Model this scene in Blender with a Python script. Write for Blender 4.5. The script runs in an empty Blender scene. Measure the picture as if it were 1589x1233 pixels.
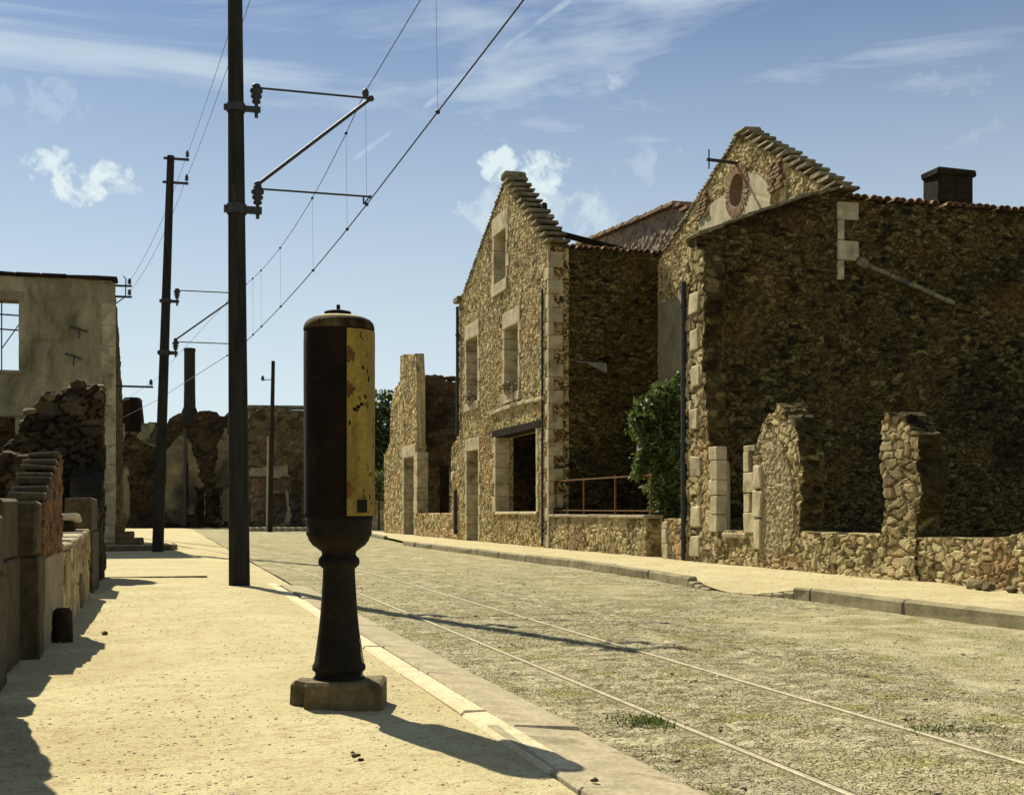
import bpy, bmesh, math, random
import numpy as np
from mathutils import Vector, Matrix
random.seed(7)
SC = bpy.context.scene
COL = SC.collection

# ------------------------------------------------------------------ camera, sky, sun, exposure
H = 0.9                      # eye height, metres; world X = across the street, world Y = along the street
F = 1900.0                   # focal length in photograph pixels (1589 wide)
U0, U1, V0, V1 = -.2755, .9613, .9613, .2755
cam = bpy.data.cameras.new("camera")
cam.sensor_width = 36.0
cam.lens = 36.0 * F / 1589
cam.shift_y = (794 - 616.5) / 1589
cam.clip_end = 3000
co = bpy.data.objects.new("camera", cam)
COL.objects.link(co)
co.location = (0, 0, H)
co.rotation_euler = (math.radians(90), 0, -math.atan2(V1, V0))
SC.camera = co

SUN_AZ, SUN_EL = math.radians(-17), math.radians(47)
sd = Vector((math.sin(SUN_AZ) * math.cos(SUN_EL), math.cos(SUN_AZ) * math.cos(SUN_EL), math.sin(SUN_EL)))
sun = bpy.data.lights.new("sun", 'SUN')
sun.energy = 5.0
sun.angle = math.radians(.5)
sun.color = (1.0, .92, .70)
so = bpy.data.objects.new("sun", sun)
COL.objects.link(so)
so.location = (0, 0, 60)
so.rotation_euler = sd.to_track_quat('Z', 'Y').to_euler()
SC.view_settings.view_transform = 'Standard'
SC.view_settings.look = 'None'
SC.view_settings.exposure = 0.86
SC.view_settings.gamma = 1.0


def pix_dir(x, y):
    r = (x - 794.5) / F
    d = Vector((V1 + r * V0, V0 - r * V1, (794 - y) / F))
    return d.normalized()


class NT:
    def __init__(s, tree):
        s.t = tree; s.n = tree.nodes; s.l = tree.links
    def new(s, kind, **kw):
        n = s.n.new(kind)
        for k, v in kw.items():
            setattr(n, k, v)
        return n
    def put(s, sock, v):
        if hasattr(v, 'is_output') or isinstance(v, bpy.types.NodeSocket):
            s.l.new(v, sock)
        else:
            sock.default_value = v
    def math(s, op, a, b=0.0, c=None, clamp=False):
        n = s.new('ShaderNodeMath', operation=op, use_clamp=clamp)
        s.put(n.inputs[0], a); s.put(n.inputs[1], b)
        if c is not None: s.put(n.inputs[2], c)
        return n.outputs[0]
    def vmath(s, op, a, b):
        n = s.new('ShaderNodeVectorMath', operation=op)
        s.put(n.inputs[0], a)
        if b is not None: s.put(n.inputs[1], b)
        return n.outputs['Value'] if op in ('DOT_PRODUCT', 'LENGTH', 'DISTANCE') else n.outputs[0]
    def mix(s, fac, a, b, blend='MIX'):
        n = s.new('ShaderNodeMix', data_type='RGBA', blend_type=blend)
        s.put(n.inputs[0], fac)
        s.put(n.inputs[6], a if not isinstance(a, tuple) else (*a[:3], 1))
        s.put(n.inputs[7], b if not isinstance(b, tuple) else (*b[:3], 1))
        return n.outputs[2]
    def noise(s, vec, scale, detail=4, rough=.55, dist=0.0):
        n = s.new('ShaderNodeTexNoise')
        if vec is not None: s.l.new(vec, n.inputs['Vector'])
        n.inputs['Scale'].default_value = scale; n.inputs['Detail'].default_value = detail
        n.inputs['Roughness'].default_value = rough; n.inputs['Distortion'].default_value = dist
        return n.outputs[0]
    def rng(s, v, a, b, c=0.0, d=1.0, smooth=True):
        n = s.new('ShaderNodeMapRange')
        if smooth: n.interpolation_type = 'SMOOTHSTEP'
        s.put(n.inputs[0], v)
        for i, q in enumerate((a, b, c, d)): s.put(n.inputs[i + 1], q)
        return n.outputs[0]
    def ramp(s, fac, stops):
        n = s.new('ShaderNodeValToRGB')
        e = n.color_ramp.elements
        while len(e) < len(stops): e.new(.5)
        for i, (p, c) in enumerate(stops):
            e[i].position = p; e[i].color = (*c, 1)
        s.put(n.inputs[0], fac)
        return n.outputs[0]


def make_world():
    w = bpy.data.worlds.new("World"); SC.world = w; w.use_nodes = True
    t = NT(w.node_tree); t.n.clear()
    sky = t.new('ShaderNodeTexSky', sky_type='NISHITA')
    sky.sun_disc = False; sky.sun_elevation = SUN_EL; sky.sun_rotation = SUN_AZ
    sky.air_density = 1.0; sky.dust_density = .6; sky.ozone_density = 1.6; sky.altitude = 200
    d = t.new('ShaderNodeTexCoord').outputs['Generated']
    mp = t.new('ShaderNodeMapping'); t.l.new(d, mp.inputs[0]); mp.inputs['Scale'].default_value = (1, 1, 3.2)
    st = mp.outputs[0]
    base = t.mix(1.0, sky.outputs[0], SKY_TINT, 'MULTIPLY')
    z = t.new('ShaderNodeSeparateXYZ'); t.l.new(d, z.inputs[0]); z = z.outputs[2]
    # thin cirrus veil, stronger low down
    wisp = t.rng(t.noise(st, 3.4, 6, .6, .7), .40, .74)
    veil = t.rng(z, .02, .34, .62, .16)
    m = t.math('MULTIPLY', wisp, veil)
    low = t.rng(z, -.02, .44, 1.0, 0.0, False)
    st2 = t.new('ShaderNodeMapping'); t.l.new(d, st2.inputs[0]); st2.inputs['Scale'].default_value = (1, 1, 6.0); st2.inputs['Rotation'].default_value = (.0, .16, .0)
    streak = t.math('MULTIPLY', t.rng(t.noise(st2.outputs[0], 2.0, 7, .6, .6), .36, .70), t.rng(t.noise(d, 2.2, 3), .28, .56, .16, .66))
    m = t.math('MAXIMUM', t.math('MAXIMUM', m, low), streak)
    m = t.math('MAXIMUM', m, .10)
    fine = t.math('ADD', t.math('MULTIPLY', t.noise(d, 20, 5, .6, .6), .6), t.math('MULTIPLY', t.noise(d, 62, 4, .6, .3), .4))
    def blob(px, py, sx, sy, gain, lo=.42, hi=.62):
        c = pix_dir(px, py)
        dv = t.vmath('SUBTRACT', d, tuple(c))
        sc = t.vmath('MULTIPLY', dv, (1 / sx, 1 / sx, 1 / sy))
        g = t.rng(t.vmath('LENGTH', sc, None), 0.15, 1.0, 1.0, 0.0)
        k = t.rng(t.math('ADD', t.math('MULTIPLY', g, .72), t.math('MULTIPLY', t.math('SUBTRACT', fine, .5), 2.1)), lo, hi)
        return t.math('MULTIPLY', t.math('MULTIPLY', k, t.rng(g, 0, .45)), gain)
    for b in ((105, 265, .075, .042, .95, .3, .75), (190, 295, .055, .014, .6, .3, .9), (772, 256, .034, .026, .95, .28, .72),
              (845, 268, .05, .045, .95, .3, .8), (945, 124, .055, .02, .6, .35, .9), (1010, 250, .09, .05, .5, .3, 1.0),
              (840, 330, .13, .06, .7, .2, .9), (1010, 150, .12, .05, .35, .3, 1.1), (80, 170, .16, .05, .45, .2, 1.0),
              (1480, 130, .15, .03, .4, .3, 1.0), (1520, 250, .14, .06, .45, .25, 1.0), (300, 190, .16, .04, .35, .2, 1.0)):
        m = t.math('MAXIMUM', m, blob(*b))
    # vapour trail: a band along a great circle
    a, b = pix_dir(890, -5), pix_dir(520, 268)
    n = a.cross(b).normalized()
    mid = pix_dir(700, 140)
    off = t.math('ABSOLUTE', t.math('ADD', t.vmath('DOT_PRODUCT', d, tuple(n)), t.math('MULTIPLY', t.math('SUBTRACT', t.noise(d, 9, 3), .5), .006)))
    band = t.rng(off, .0006, .0048, 1.0, 0.0)
    ends = t.rng(t.vmath('DISTANCE', d, tuple(mid)), .11, .16, 1.0, 0.0)
    brk = t.rng(t.noise(d, 13, 3), .36, .58, .10, .5)
    m = t.math('MAXIMUM', m, t.math('MULTIPLY', t.math('MULTIPLY', band, ends), brk))
    col = t.mix(t.math('MINIMUM', m, .92), base, CLOUD)
    bg = t.new('ShaderNodeBackground'); t.l.new(col, bg.inputs[0]); bg.inputs[1].default_value = SKY_STR
    out = t.new('ShaderNodeOutputWorld'); t.l.new(bg.outputs[0], out.inputs[0])


SKY_STR = .062
SKY_TINT = (.34, .47, .64)
CLOUD = (7.2, 8.2, 8.2)
make_world()


# ------------------------------------------------------------------ photograph -> plane measurements
def onx(x, y, b):            # plane X = b  ->  (Y, Z)
    r = (x - 794.5) / F
    a = (r * V1 - V0) * b / (U0 - r * U1)
    return a, H + (794 - y) / F * (U1 * a + V1 * b)


def ony(x, y, a):            # plane Y = a  ->  (X, Z)
    r = (x - 794.5) / F
    b = (r * U1 - U0) * a / (V0 - r * V1)
    return b, H + (794 - y) / F * (U1 * a + V1 * b)


def atd(x, y, d):            # depth d along the view axis
    X = (x - 794.5) / F * d
    return Vector((V0 * X + V1 * d, U0 * X + U1 * d, H + (794 - y) / F * d))


# ------------------------------------------------------------------ numpy noise
def hsh(i, j, s):
    n = (i.astype(np.int64) * 374761393 + j.astype(np.int64) * 668265263 + s * 974711) & 0x7fffffff
    n = ((n ^ (n >> 13)) * 1274126177) & 0x7fffffff
    n = ((n ^ (n >> 16)) * 668265263) & 0x7fffffff
    return ((n ^ (n >> 15)) & 0xffffff) / float(0xffffff)


def vnoise(x, y, s=0):
    i = np.floor(x); j = np.floor(y); fx = x - i; fy = y - j
    fx = fx * fx * (3 - 2 * fx); fy = fy * fy * (3 - 2 * fy)
    a, b = hsh(i, j, s), hsh(i + 1, j, s)
    c, d = hsh(i, j + 1, s), hsh(i + 1, j + 1, s)
    return (a + (b - a) * fx) * (1 - fy) + (c + (d - c) * fx) * fy


def fbm(x, y, s=0, o=4):
    r = 0; a = .5
    for k in range(o):
        r = r + a * vnoise(x * 2 ** k, y * 2 ** k, s + k * 17); a *= .5
    return r / (1 - .5 ** o)


def sstep(a, b, x):
    t = np.clip((x - a) / (b - a), 0, 1)
    return t * t * (3 - 2 * t)


def rubble(S, Z, sw, sh, seed, jit=.82, warp=.5):
    """irregular stones: displacement 0..1, stone tone, inside-stone mask, second tone"""
    S = S + warp * sw * (vnoise(S / sw * .9, Z / sh * .9, seed + 5) - .5) * 2
    Z = Z + warp * sh * (vnoise(S / sw * .9, Z / sh * .9, seed + 9) - .5) * 2
    x, y = S / sw, Z / sh
    i0, j0 = np.floor(x), np.floor(y)
    f1 = np.full(x.shape, 9.); f2 = np.full(x.shape, 9.); r1 = np.zeros(x.shape); r2 = np.zeros(x.shape)
    for di in (-1, 0, 1):
        for dj in (-1, 0, 1):
            i, j = i0 + di, j0 + dj
            px = i + .5 + jit * (hsh(i, j, seed) - .5) + .5 * (np.mod(j, 2) - .5)
            py = j + .5 + jit * (hsh(i, j, seed + 1) - .5)
            d = np.hypot(x - px, y - py)
            c = d < f1
            f2 = np.where(c, f1, np.minimum(f2, d))
            r1 = np.where(c, hsh(i, j, seed + 2), r1); r2 = np.where(c, hsh(i, j, seed + 3), r2)
            f1 = np.where(c, d, f1)
    e = sstep(.03, .18, f2 - f1)
    disp = e * (.5 + .62 * r2) + .35 * (fbm(S * 14, Z * 14, seed + 4, 3) - .5)
    return disp, r1, e, r2


def rag(s, amp, w, seed):
    s = np.asarray(s, float)
    z = np.zeros_like(s)
    x = s / w + .6 * vnoise(s / w * .7, z, seed + 1)
    st = hsh(np.floor(x), z, seed)
    return amp * (st - .5) * 2 + .35 * amp * (vnoise(s / w * 4, z, seed + 2) - .5)


# ------------------------------------------------------------------ objects
OFF = {}


def props(o, label=None, cat=None, group=None, kind=None):
    if label: o['label'] = label
    if cat: o['category'] = cat
    if group: o['group'] = group
    if kind: o['kind'] = kind
    return o


def thing(name, label, cat, loc=(0, 0, 0), group=None):
    o = bpy.data.objects.new(name, None); COL.objects.link(o)
    o.empty_display_size = .2
    o.location = loc; OFF[o.name] = Vector(loc)
    return props(o, label, cat, group)


def link(name, me, mats, parent=None, loc=None):
    o = bpy.data.objects.new(name, me)
    for m in (mats if isinstance(mats, (list, tuple)) else [mats]): me.materials.append(m)
    COL.objects.link(o)
    if parent is not None:
        off = OFF[parent.name]
        me.transform(Matrix.Translation(-off))
        o.parent = parent; OFF[o.name] = off
    else:
        off = Vector(loc) if loc is not None else Vector((0, 0, 0))
        me.transform(Matrix.Translation(-off)); o.location = off; OFF[o.name] = off
    return o


class MB:
    """collects shapes, links them as one mesh object"""
    def __init__(s): s.v = []; s.f = []; s.smooth = []; s.mi = []
    def add(s, vs, fs, smooth=False, mi=0):
        n = len(s.v); s.v += [tuple(p) for p in vs]
        s.f += [tuple(i + n for i in q) for q in fs]; s.smooth += [smooth] * len(fs); s.mi += [mi] * len(fs)
    def box(s, c, d, rz=0, bev=.012, jit=0.0, M=None, mi=0):
        hx, hy, hz = d[0] / 2, d[1] / 2, d[2] / 2
        b = min(bev, hx * .45, hy * .45, hz * .45)
        vs, idx = [], {}
        for sx in (-1, 1):
            for sy in (-1, 1):
                for sz in (-1, 1):
                    for ax in range(3):
                        p = [sx * (hx - b), sy * (hy - b), sz * (hz - b)]
                        p[ax] = (sx * hx, sy * hy, sz * hz)[ax]
                        idx[(sx, sy, sz, ax)] = len(vs)
                        vs.append(p)
        fs = []
        I = lambda a, b_, c_, ax: idx[(a, b_, c_, ax)]
        for k in (-1, 1):
            o = 1 if k > 0 else -1
            for q in ([I(k, -1, -1, 0), I(k, 1, -1, 0), I(k, 1, 1, 0), I(k, -1, 1, 0)],
                      [I(1, k, -1, 1), I(-1, k, -1, 1), I(-1, k, 1, 1), I(1, k, 1, 1)],
                      [I(-1, -1, k, 2), I(1, -1, k, 2), I(1, 1, k, 2), I(-1, 1, k, 2)]):
                fs.append(q if o > 0 else q[::-1])
        for a in (-1, 1):
            for c_ in (-1, 1):
                for q, sg in (([I(a, c_, -1, 0), I(a, c_, 1, 0), I(a, c_, 1, 1), I(a, c_, -1, 1)], -a * c_),
                              ([I(a, -1, c_, 0), I(a, 1, c_, 0), I(a, 1, c_, 2), I(a, -1, c_, 2)], a * c_),
                              ([I(-1, a, c_, 1), I(1, a, c_, 1), I(1, a, c_, 2), I(-1, a, c_, 2)], -a * c_)):
                    fs.append(q if sg > 0 else q[::-1])
        for a in (-1, 1):
            for b2 in (-1, 1):
                for c_ in (-1, 1):
                    q = [I(a, b2, c_, 0), I(a, b2, c_, 1), I(a, b2, c_, 2)]
                    fs.append(q if a * b2 * c_ > 0 else q[::-1])
        if jit:
            cj = {k: Vector([random.uniform(-jit, jit) for _ in range(3)]) for k in [(a, b2, c_) for a in (-1, 1) for b2 in (-1, 1) for c_ in (-1, 1)]}
            for k, i in idx.items():
                vs[i] = Vector(vs[i]) + cj[k[:3]]
        R = M if M is not None else Matrix.Rotation(rz, 3, 'Z')
        s.add([R @ Vector(p) + Vector(c) for p in vs], fs, mi=mi)
    def bar(s, a, b, w, h=None, up=(0, 0, 1), bev=.003):
        a, b = Vector(a), Vector(b); d = b - a; L = d.length; y = d / L
        up = Vector(up)
        if abs(y.dot(up)) > .98: up = Vector((1, 0, 0))
        x = y.cross(up).normalized(); z = x.cross(y)
        s.box((a + b) / 2, (w, L, h or w), M=Matrix((x, y, z)).transposed(), bev=bev)
    def tube(s, pts, r, n=8, cap=True):
        pts = [Vector(p) for p in pts]; k = len(pts)
        rr = r if isinstance(r, (list, tuple)) else [r] * k
        vs, fs = [], []
        ref = None
        for i, p in enumerate(pts):
            d = (pts[min(i + 1, k - 1)] - pts[max(i - 1, 0)]).normalized()
            if ref is None:
                ref = Vector((0, 0, 1)) if abs(d.z) < .9 else Vector((1, 0, 0))
            x = d.cross(ref).normalized(); y = x.cross(d); ref = y
            for j in range(n):
                t = 2 * math.pi * j / n
                vs.append(p + rr[i] * (math.cos(t) * x + math.sin(t) * y))
        for i in range(k - 1):
            for j in range(n):
                fs.append((i * n + j, i * n + (j + 1) % n, (i + 1) * n + (j + 1) % n, (i + 1) * n + j))
        s.add(vs, fs, True)
        if cap:
            s.add(vs[:n][::-1], [tuple(range(n))]); s.add(vs[-n:], [tuple(range(n))])
    def lathe(s, c, prof, n=32, sq=0.0, smooth=True, a0=0, a1=2 * math.pi, mi=0):
        """prof: (radius, z); sq>0 squares the plan"""
        vs, fs = [], []
        full = abs(a1 - a0 - 2 * math.pi) < 1e-6
        m = n if full else n + 1
        for r, z in prof:
            for j in range(m):
                t = a0 + (a1 - a0) * j / n
                cx, cy = math.cos(t), math.sin(t)
                k = 1.0
                if sq: k = (abs(cx) ** (2 + sq) + abs(cy) ** (2 + sq)) ** (-1 / (2 + sq))
                vs.append((c[0] + r * k * cx, c[1] + r * k * cy, c[2] + z))
        for i in range(len(prof) - 1):
            for j in range(n):
                j2 = (j + 1) % m if full else j + 1
                fs.append((i * m + j, i * m + j2, (i + 1) * m + j2, (i + 1) * m + j))
        s.add(vs, fs, smooth, mi)
    def prism(s, poly, ax, p, th, mi=0):
        """poly in (s,z); ax 'x': plane X=p..p+th, 'y': plane Y=p..p+th"""
        n = len(poly)
        f = (lambda q, d: (p + d, q[0], q[1])) if ax == 'x' else (lambda q, d: (q[0], p + d, q[1]))
        vs = [f(q, 0) for q in poly] + [f(q, th) for q in poly]
        fs = [tuple(range(n)), tuple(range(2 * n - 1, n - 1, -1))] + [(i, i + n, (i + 1) % n + n, (i + 1) % n) for i in range(n)]
        s.add(vs, fs, mi=mi)
    def ball(s, c, r, n=6, jit=0.0, sc=(1, 1, 1)):
        vs, fs = [], []
        for i in range(n + 1):
            ph = math.pi * i / n
            for j in range(n * 2):
                t = math.pi * j / n
                q = r * (1 + random.uniform(-jit, jit))
                vs.append((c[0] + q * sc[0] * math.sin(ph) * math.cos(t), c[1] + q * sc[1] * math.sin(ph) * math.sin(t), c[2] + q * sc[2] * math.cos(ph)))
        for i in range(n):
            for j in range(n * 2):
                fs.append((i * n * 2 + j, (i + 1) * n * 2 + j, (i + 1) * n * 2 + (j + 1) % (n * 2), i * n * 2 + (j + 1) % (n * 2)))
        s.add(vs, fs, True)
    def rock(s, c, r, sc=(1, 1, 1)):
        bm = bmesh.new()
        for _ in range(22):
            v = Vector((random.gauss(0, 1), random.gauss(0, 1), random.gauss(0, 1))).normalized() * r * random.uniform(.72, 1.08)
            bm.verts.new((c[0] + v.x * sc[0], c[1] + v.y * sc[1], c[2] + v.z * sc[2]))
        h = bmesh.ops.convex_hull(bm, input=bm.verts)
        bmesh.ops.delete(bm, geom=list({g for g in h['geom_interior'] if isinstance(g, bmesh.types.BMVert)}), context='VERTS')
        bmesh.ops.bevel(bm, geom=list(bm.edges), offset=r * .06, segments=1, affect='EDGES')
        bm.verts.index_update()
        s.add([v.co[:] for v in bm.verts], [[v.index for v in f.verts] for f in bm.faces]); bm.free()
    def build(s, name, mat, parent=None, loc=None):
        me = bpy.data.meshes.new(name)
        me.from_pydata(s.v, [], s.f)
        me.polygons.foreach_set('use_smooth', s.smooth)
        me.polygons.foreach_set('material_index', s.mi)
        return link(name, me, mat, parent, loc)


def set_st(me, arr):
    a = me.attributes.new('st', 'FLOAT_COLOR', 'POINT')
    a.data.foreach_set('color', np.ascontiguousarray(arr, dtype=np.float32).ravel())


def lines(br, res):
    br = sorted(set(round(b, 5) for b in br))
    out = []
    for a, b in zip(br[:-1], br[1:]):
        n = max(1, int(math.ceil((b - a) / res)))
        out += list(np.linspace(a, b, n + 1)[:-1])
    return np.array(out + [br[-1]])


def wall(name, mat, parent, ax, pos, nrm, s0, s1, z0, top, th, holes=(), res=.045, sw=.3, sh=.15, amp=.03, seed=1,
         ragt=0.0, ragw=.25, left=None, right=None, ragh=0.0, keep=None, loc=None, smooth=False, shade_core=None):
    """a wall with depth: stones as real relief on the front, openings cut right through.
    top: polyline [(s,z)..] or number; holes: (s0,s1,z0,z1); ragh: ragged hole/side edges; left/right: f(z) clamps"""
    tp = [(s0, top), (s1, top)] if not isinstance(top, (list, tuple)) else sorted(top)
    sb = [s0, s1] + [q for h in holes for q in h[:2] if s0 < q < s1]
    zt = max(q[1] for q in tp) + ragt * 1.3
    zb = [z0, zt] + [q for h in holes for q in h[2:4] if z0 < q < zt]
    ss, zz = lines(sb, res), lines(zb, res)
    S, Z = np.meshgrid(ss, zz)
    T = np.interp(ss, [q[0] for q in tp], [q[1] for q in tp])
    if ragt: T = T + rag(ss, ragt, ragw, seed + 31)
    Zc = np.minimum(Z, T[None, :])
    Sc = S.copy()
    if left is not None or ragh:
        L = np.full(zz.shape, s0) if left is None else left(zz)
        R = np.full(zz.shape, s1) if right is None else right(zz)
        if ragh and left is not None: L = L + rag(zz, ragh, .2, seed + 41)
        if ragh and right is not None: R = R + rag(zz, ragh, .2, seed + 43)
        Sc = np.clip(S, np.maximum(L, s0)[:, None], np.minimum(R, s1)[:, None])
    cs = (S[:-1, :-1] + S[1:, 1:]) / 2; cz = (Z[:-1, :-1] + Z[1:, 1:]) / 2
    hgt = np.maximum(Zc[1:, :-1] - Zc[:-1, :-1], Zc[1:, 1:] - Zc[:-1, 1:])
    wid = np.maximum(Sc[:-1, 1:] - Sc[:-1, :-1], Sc[1:, 1:] - Sc[1:, :-1])
    K = (hgt > 1e-4) & (wid > 1e-4)
    for h in holes:
        if len(h) == 5: K &= ~(np.hypot(cs - (h[0] + h[1]) / 2, cz - (h[2] + h[3]) / 2) < h[4])
        else: K &= ~((cs > h[0]) & (cs < h[1]) & (cz > h[2]) & (cz < h[3]))
    if keep is not None: K &= keep(cs, cz)
    dsp, r1, e, r2 = rubble(Sc, Zc, sw, sh, seed)
    ny, nx = S.shape
    n = ny * nx
    d = (amp * (dsp - .8)).ravel()
    sr, zr = Sc.ravel(), Zc.ravel()
    b_ = np.full(n, -th) + .02 * (fbm(sr * 5, zr * 5, seed + 77, 2) - .5)
    def wp(dd):
        p = pos + nrm * dd
        return np.stack([p, sr, zr], 1) if ax == 'x' else np.stack([sr, p, zr], 1)
    V = np.concatenate([wp(d), wp(b_)])
    ci, cj = np.nonzero(K)
    a = ci * nx + cj; q = np.stack([a, a + 1, a + 1 + nx, a + nx], 1)
    flip = (ax == 'x') == (nrm < 0)
    # front faces ordered so the normal points along nrm
    fr = q[:, ::-1] if flip else q
    bk = (q if flip else q[:, ::-1]) + n
    nl = max(1, int(round(th / max(res * 1.6, .05))))
    faces = [fr, bk]
    Kp = np.pad(K, 1)
    sides = []
    for di, dj, e0, e1 in ((-1, 0, 0, 1), (1, 0, 2, 3), (0, -1, 3, 0), (0, 1, 1, 2)):
        m = ~Kp[1 + ci + di, 1 + cj + dj]
        if di == -1: m &= ci > 0
        sides.append(np.stack([q[m, e1], q[m, e0]], 1))
    sides = np.concatenate(sides)
    # side faces get their own layers of relief through the depth of the wall
    bu = np.unique(sides); inv = np.full(n, -1); inv[bu] = np.arange(len(bu))
    extraV, extraC = [], []
    lay = [bu]
    for k in range(1, nl):
        f = k / nl
        dk = d[bu] * (1 - f) + b_[bu] * f
        dp, q1_, qe, q2_ = rubble(sr[bu] + f * th, zr[bu] + .37 * sr[bu], sw * .8, sh, seed + 61)
        ww = math.sin(math.pi * f) ** .5
        js = amp * 1.1 * (dp - .5) * ww; jz = amp * .5 * (q2_ - .5) * ww
        sgn = np.where(inv[bu] % 2 == 0, 1, 1)
        ds_ = sr[bu] + js * sgn; dz_ = zr[bu] + jz
        p = pos + nrm * dk
        extraV.append(np.stack([p, ds_, dz_], 1) if ax == 'x' else np.stack([ds_, p, dz_], 1))
        extraC.append(np.stack([q1_, qe, q2_, np.ones(len(bu))], 1))
        lay.append(2 * n + (k - 1) * len(bu) + np.arange(len(bu)))
    lay.append(bu + n)
    nmain = len(fr) + len(bk)
    sA, sB = inv[sides[:, 0]], inv[sides[:, 1]]
    for k in range(nl):
        a_, b2 = lay[k], lay[k + 1]
        sd_ = np.stack([a_[sA], a_[sB], b2[sB], b2[sA]], 1)
        faces.append(sd_[:, ::-1] if flip else sd_)
    Fa = np.concatenate(faces)
    c = np.stack([r1.ravel(), e.ravel(), r2.ravel(), np.ones(n)], 1)
    V = np.concatenate([V] + extraV); Cc = np.concatenate([c, c] + extraC)
    used = np.unique(Fa)
    mp = np.full(len(V), -1); mp[used] = np.arange(len(used))
    me = bpy.data.meshes.new(name)
    me.from_pydata(V[used].tolist(), [], mp[Fa].tolist())
    set_st(me, Cc[used])
    if shade_core:  # side and back faces take this darker stone, their shade put into colour
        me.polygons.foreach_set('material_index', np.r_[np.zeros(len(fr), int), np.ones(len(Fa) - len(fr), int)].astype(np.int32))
        mat = [mat, M[shade_core]]
    if smooth: me.polygons.foreach_set('use_smooth', [True] * len(me.polygons))
    return link(name, me, mat, parent, loc)


# ------------------------------------------------------------------ materials
def pm(name, rough=.9, spec=.25):
    m = bpy.data.materials.new(name); m.use_nodes = True
    t = NT(m.node_tree)
    b = t.n['Principled BSDF']; b.inputs['Roughness'].default_value = rough
    b.inputs['Specular IOR Level'].default_value = spec
    return m, t, b


def bump(t, b, h, strength, dist):
    n = t.new('ShaderNodeBump'); n.inputs['Strength'].default_value = strength; n.inputs['Distance'].default_value = dist
    t.l.new(h, n.inputs['Height']); t.l.new(n.outputs[0], b.inputs['Normal'])


def geo_pos(t):
    return t.new('ShaderNodeNewGeometry').outputs['Position']


def m_rubble(name, pal, mortar, stain=(.06, .05, .025), st_amt=.5, mort_amt=.8, bmp=.5):
    m, t, b = pm(name, .93, .15)
    at = t.new('ShaderNodeAttribute', attribute_name='st')
    sp = t.new('ShaderNodeSeparateColor'); t.l.new(at.outputs['Color'], sp.inputs[0])
    P = geo_pos(t)
    n1 = t.noise(P, 9, 5, .65); n2 = t.noise(P, .55, 4, .6, .4); n3 = t.noise(P, 45, 3, .6)
    k = len(pal)
    fac = t.math('ADD', sp.outputs[0], t.math('MULTIPLY', t.math('SUBTRACT', n1, .5), .45))
    c = t.ramp(fac, [(i / (k - 1) * .94 + .03, p) for i, p in enumerate(pal)])
    me_ = t.math('MULTIPLY', t.math('SUBTRACT', 1.0, sp.outputs[1]), mort_amt)
    me_ = t.math('MULTIPLY', me_, t.rng(n1, .3, .62, .25, 1))
    c = t.mix(me_, c, mortar)
    n7 = t.noise(P, .8, 5, .7, .5); n8 = t.noise(P, 2.1, 5, .7, .3)
    red = tuple(q * w for q, w in zip(pal[2], (.95, .68, .62)))
    c = t.mix(t.math('MULTIPLY', t.rng(n7, .50, .66), .6), c, red)
    c = t.mix(t.math('MULTIPLY', t.rng(n8, .58, .68), .5), c, tuple(q * .85 for q in pal[-2] if True) if False else tuple(.5 * (a_ + b_) for a_, b_ in zip(pal[2], mortar)))
    c = t.mix(t.math('MULTIPLY', t.rng(n2, .48, .72), st_amt), c, stain)
    c = t.mix(1.0, c, t.ramp(t.math('ADD', t.math('MULTIPLY', n1, .5), t.math('MULTIPLY', n3, .5)), [(.3, (.55, .55, .55)), (.5, (1, 1, 1)), (.7, (1.35, 1.33, 1.28))]), 'MULTIPLY')
    t.l.new(c, b.inputs['Base Color'])
    bump(t, b, t.math('ADD', n1, t.math('MULTIPLY', n3, .6)), bmp, .02)
    return m


def m_noise(name, c0, c1, scale=6, rough=.85, metal=0.0, bmp=.3, dist=.01, stain=None, st_lo=.55, st_hi=.7, stretch=None, spec=.25, fine=50):
    m, t, b = pm(name, rough, spec)
    b.inputs['Metallic'].default_value = metal
    P = geo_pos(t)
    if stretch:
        mp = t.new('ShaderNodeMapping'); t.l.new(P, mp.inputs[0]); mp.inputs['Scale'].default_value = stretch; P2 = mp.outputs[0]
    else: P2 = P
    n1 = t.noise(P2, scale, 6, .65); n2 = t.noise(P, fine, 3)
    c = t.mix(t.rng(n1, .34, .66), c0, c1)
    if stain:
        n3 = t.noise(P2, scale * .45, 5, .65, .6)
        c = t.mix(t.rng(n3, st_lo, st_hi), c, stain)
    c = t.mix(1.0, c, t.ramp(n2, [(.3, (.78, .78, .78)), (.7, (1.2, 1.2, 1.2))]), 'MULTIPLY')
    t.l.new(c, b.inputs['Base Color'])
    if bmp: bump(t, b, t.math('ADD', n1, t.math('MULTIPLY', n2, .4)), bmp, dist)
    return m


M = {}
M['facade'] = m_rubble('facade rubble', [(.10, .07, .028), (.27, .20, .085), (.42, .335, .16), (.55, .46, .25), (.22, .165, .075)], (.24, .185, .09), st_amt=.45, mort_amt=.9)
M['dark'] = m_rubble('shade-dark rubble', [(.012, .009, .004), (.055, .039, .011), (.12, .092, .028), (.04, .026, .009), (.18, .145, .052)], (.018, .013, .005), stain=(.010, .008, .0035), st_amt=.7, mort_amt=.95)  # darker copy of the rubble for unlit walls, shade put into its colour
M['ruin'] = m_rubble('weathered rubble', [(.09, .065, .027), (.23, .18, .08), (.36, .29, .145), (.47, .39, .215), (.26, .185, .10)], (.15, .115, .052), st_amt=.5, mort_amt=.9)
M['soot'] = m_rubble('sooty rubble', [(.012, .009, .005), (.03, .021, .01), (.055, .04, .018), (.03, .018, .01), (.08, .062, .034)], (.02, .015, .008), stain=(.008, .007, .005), st_amt=.7)
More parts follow.
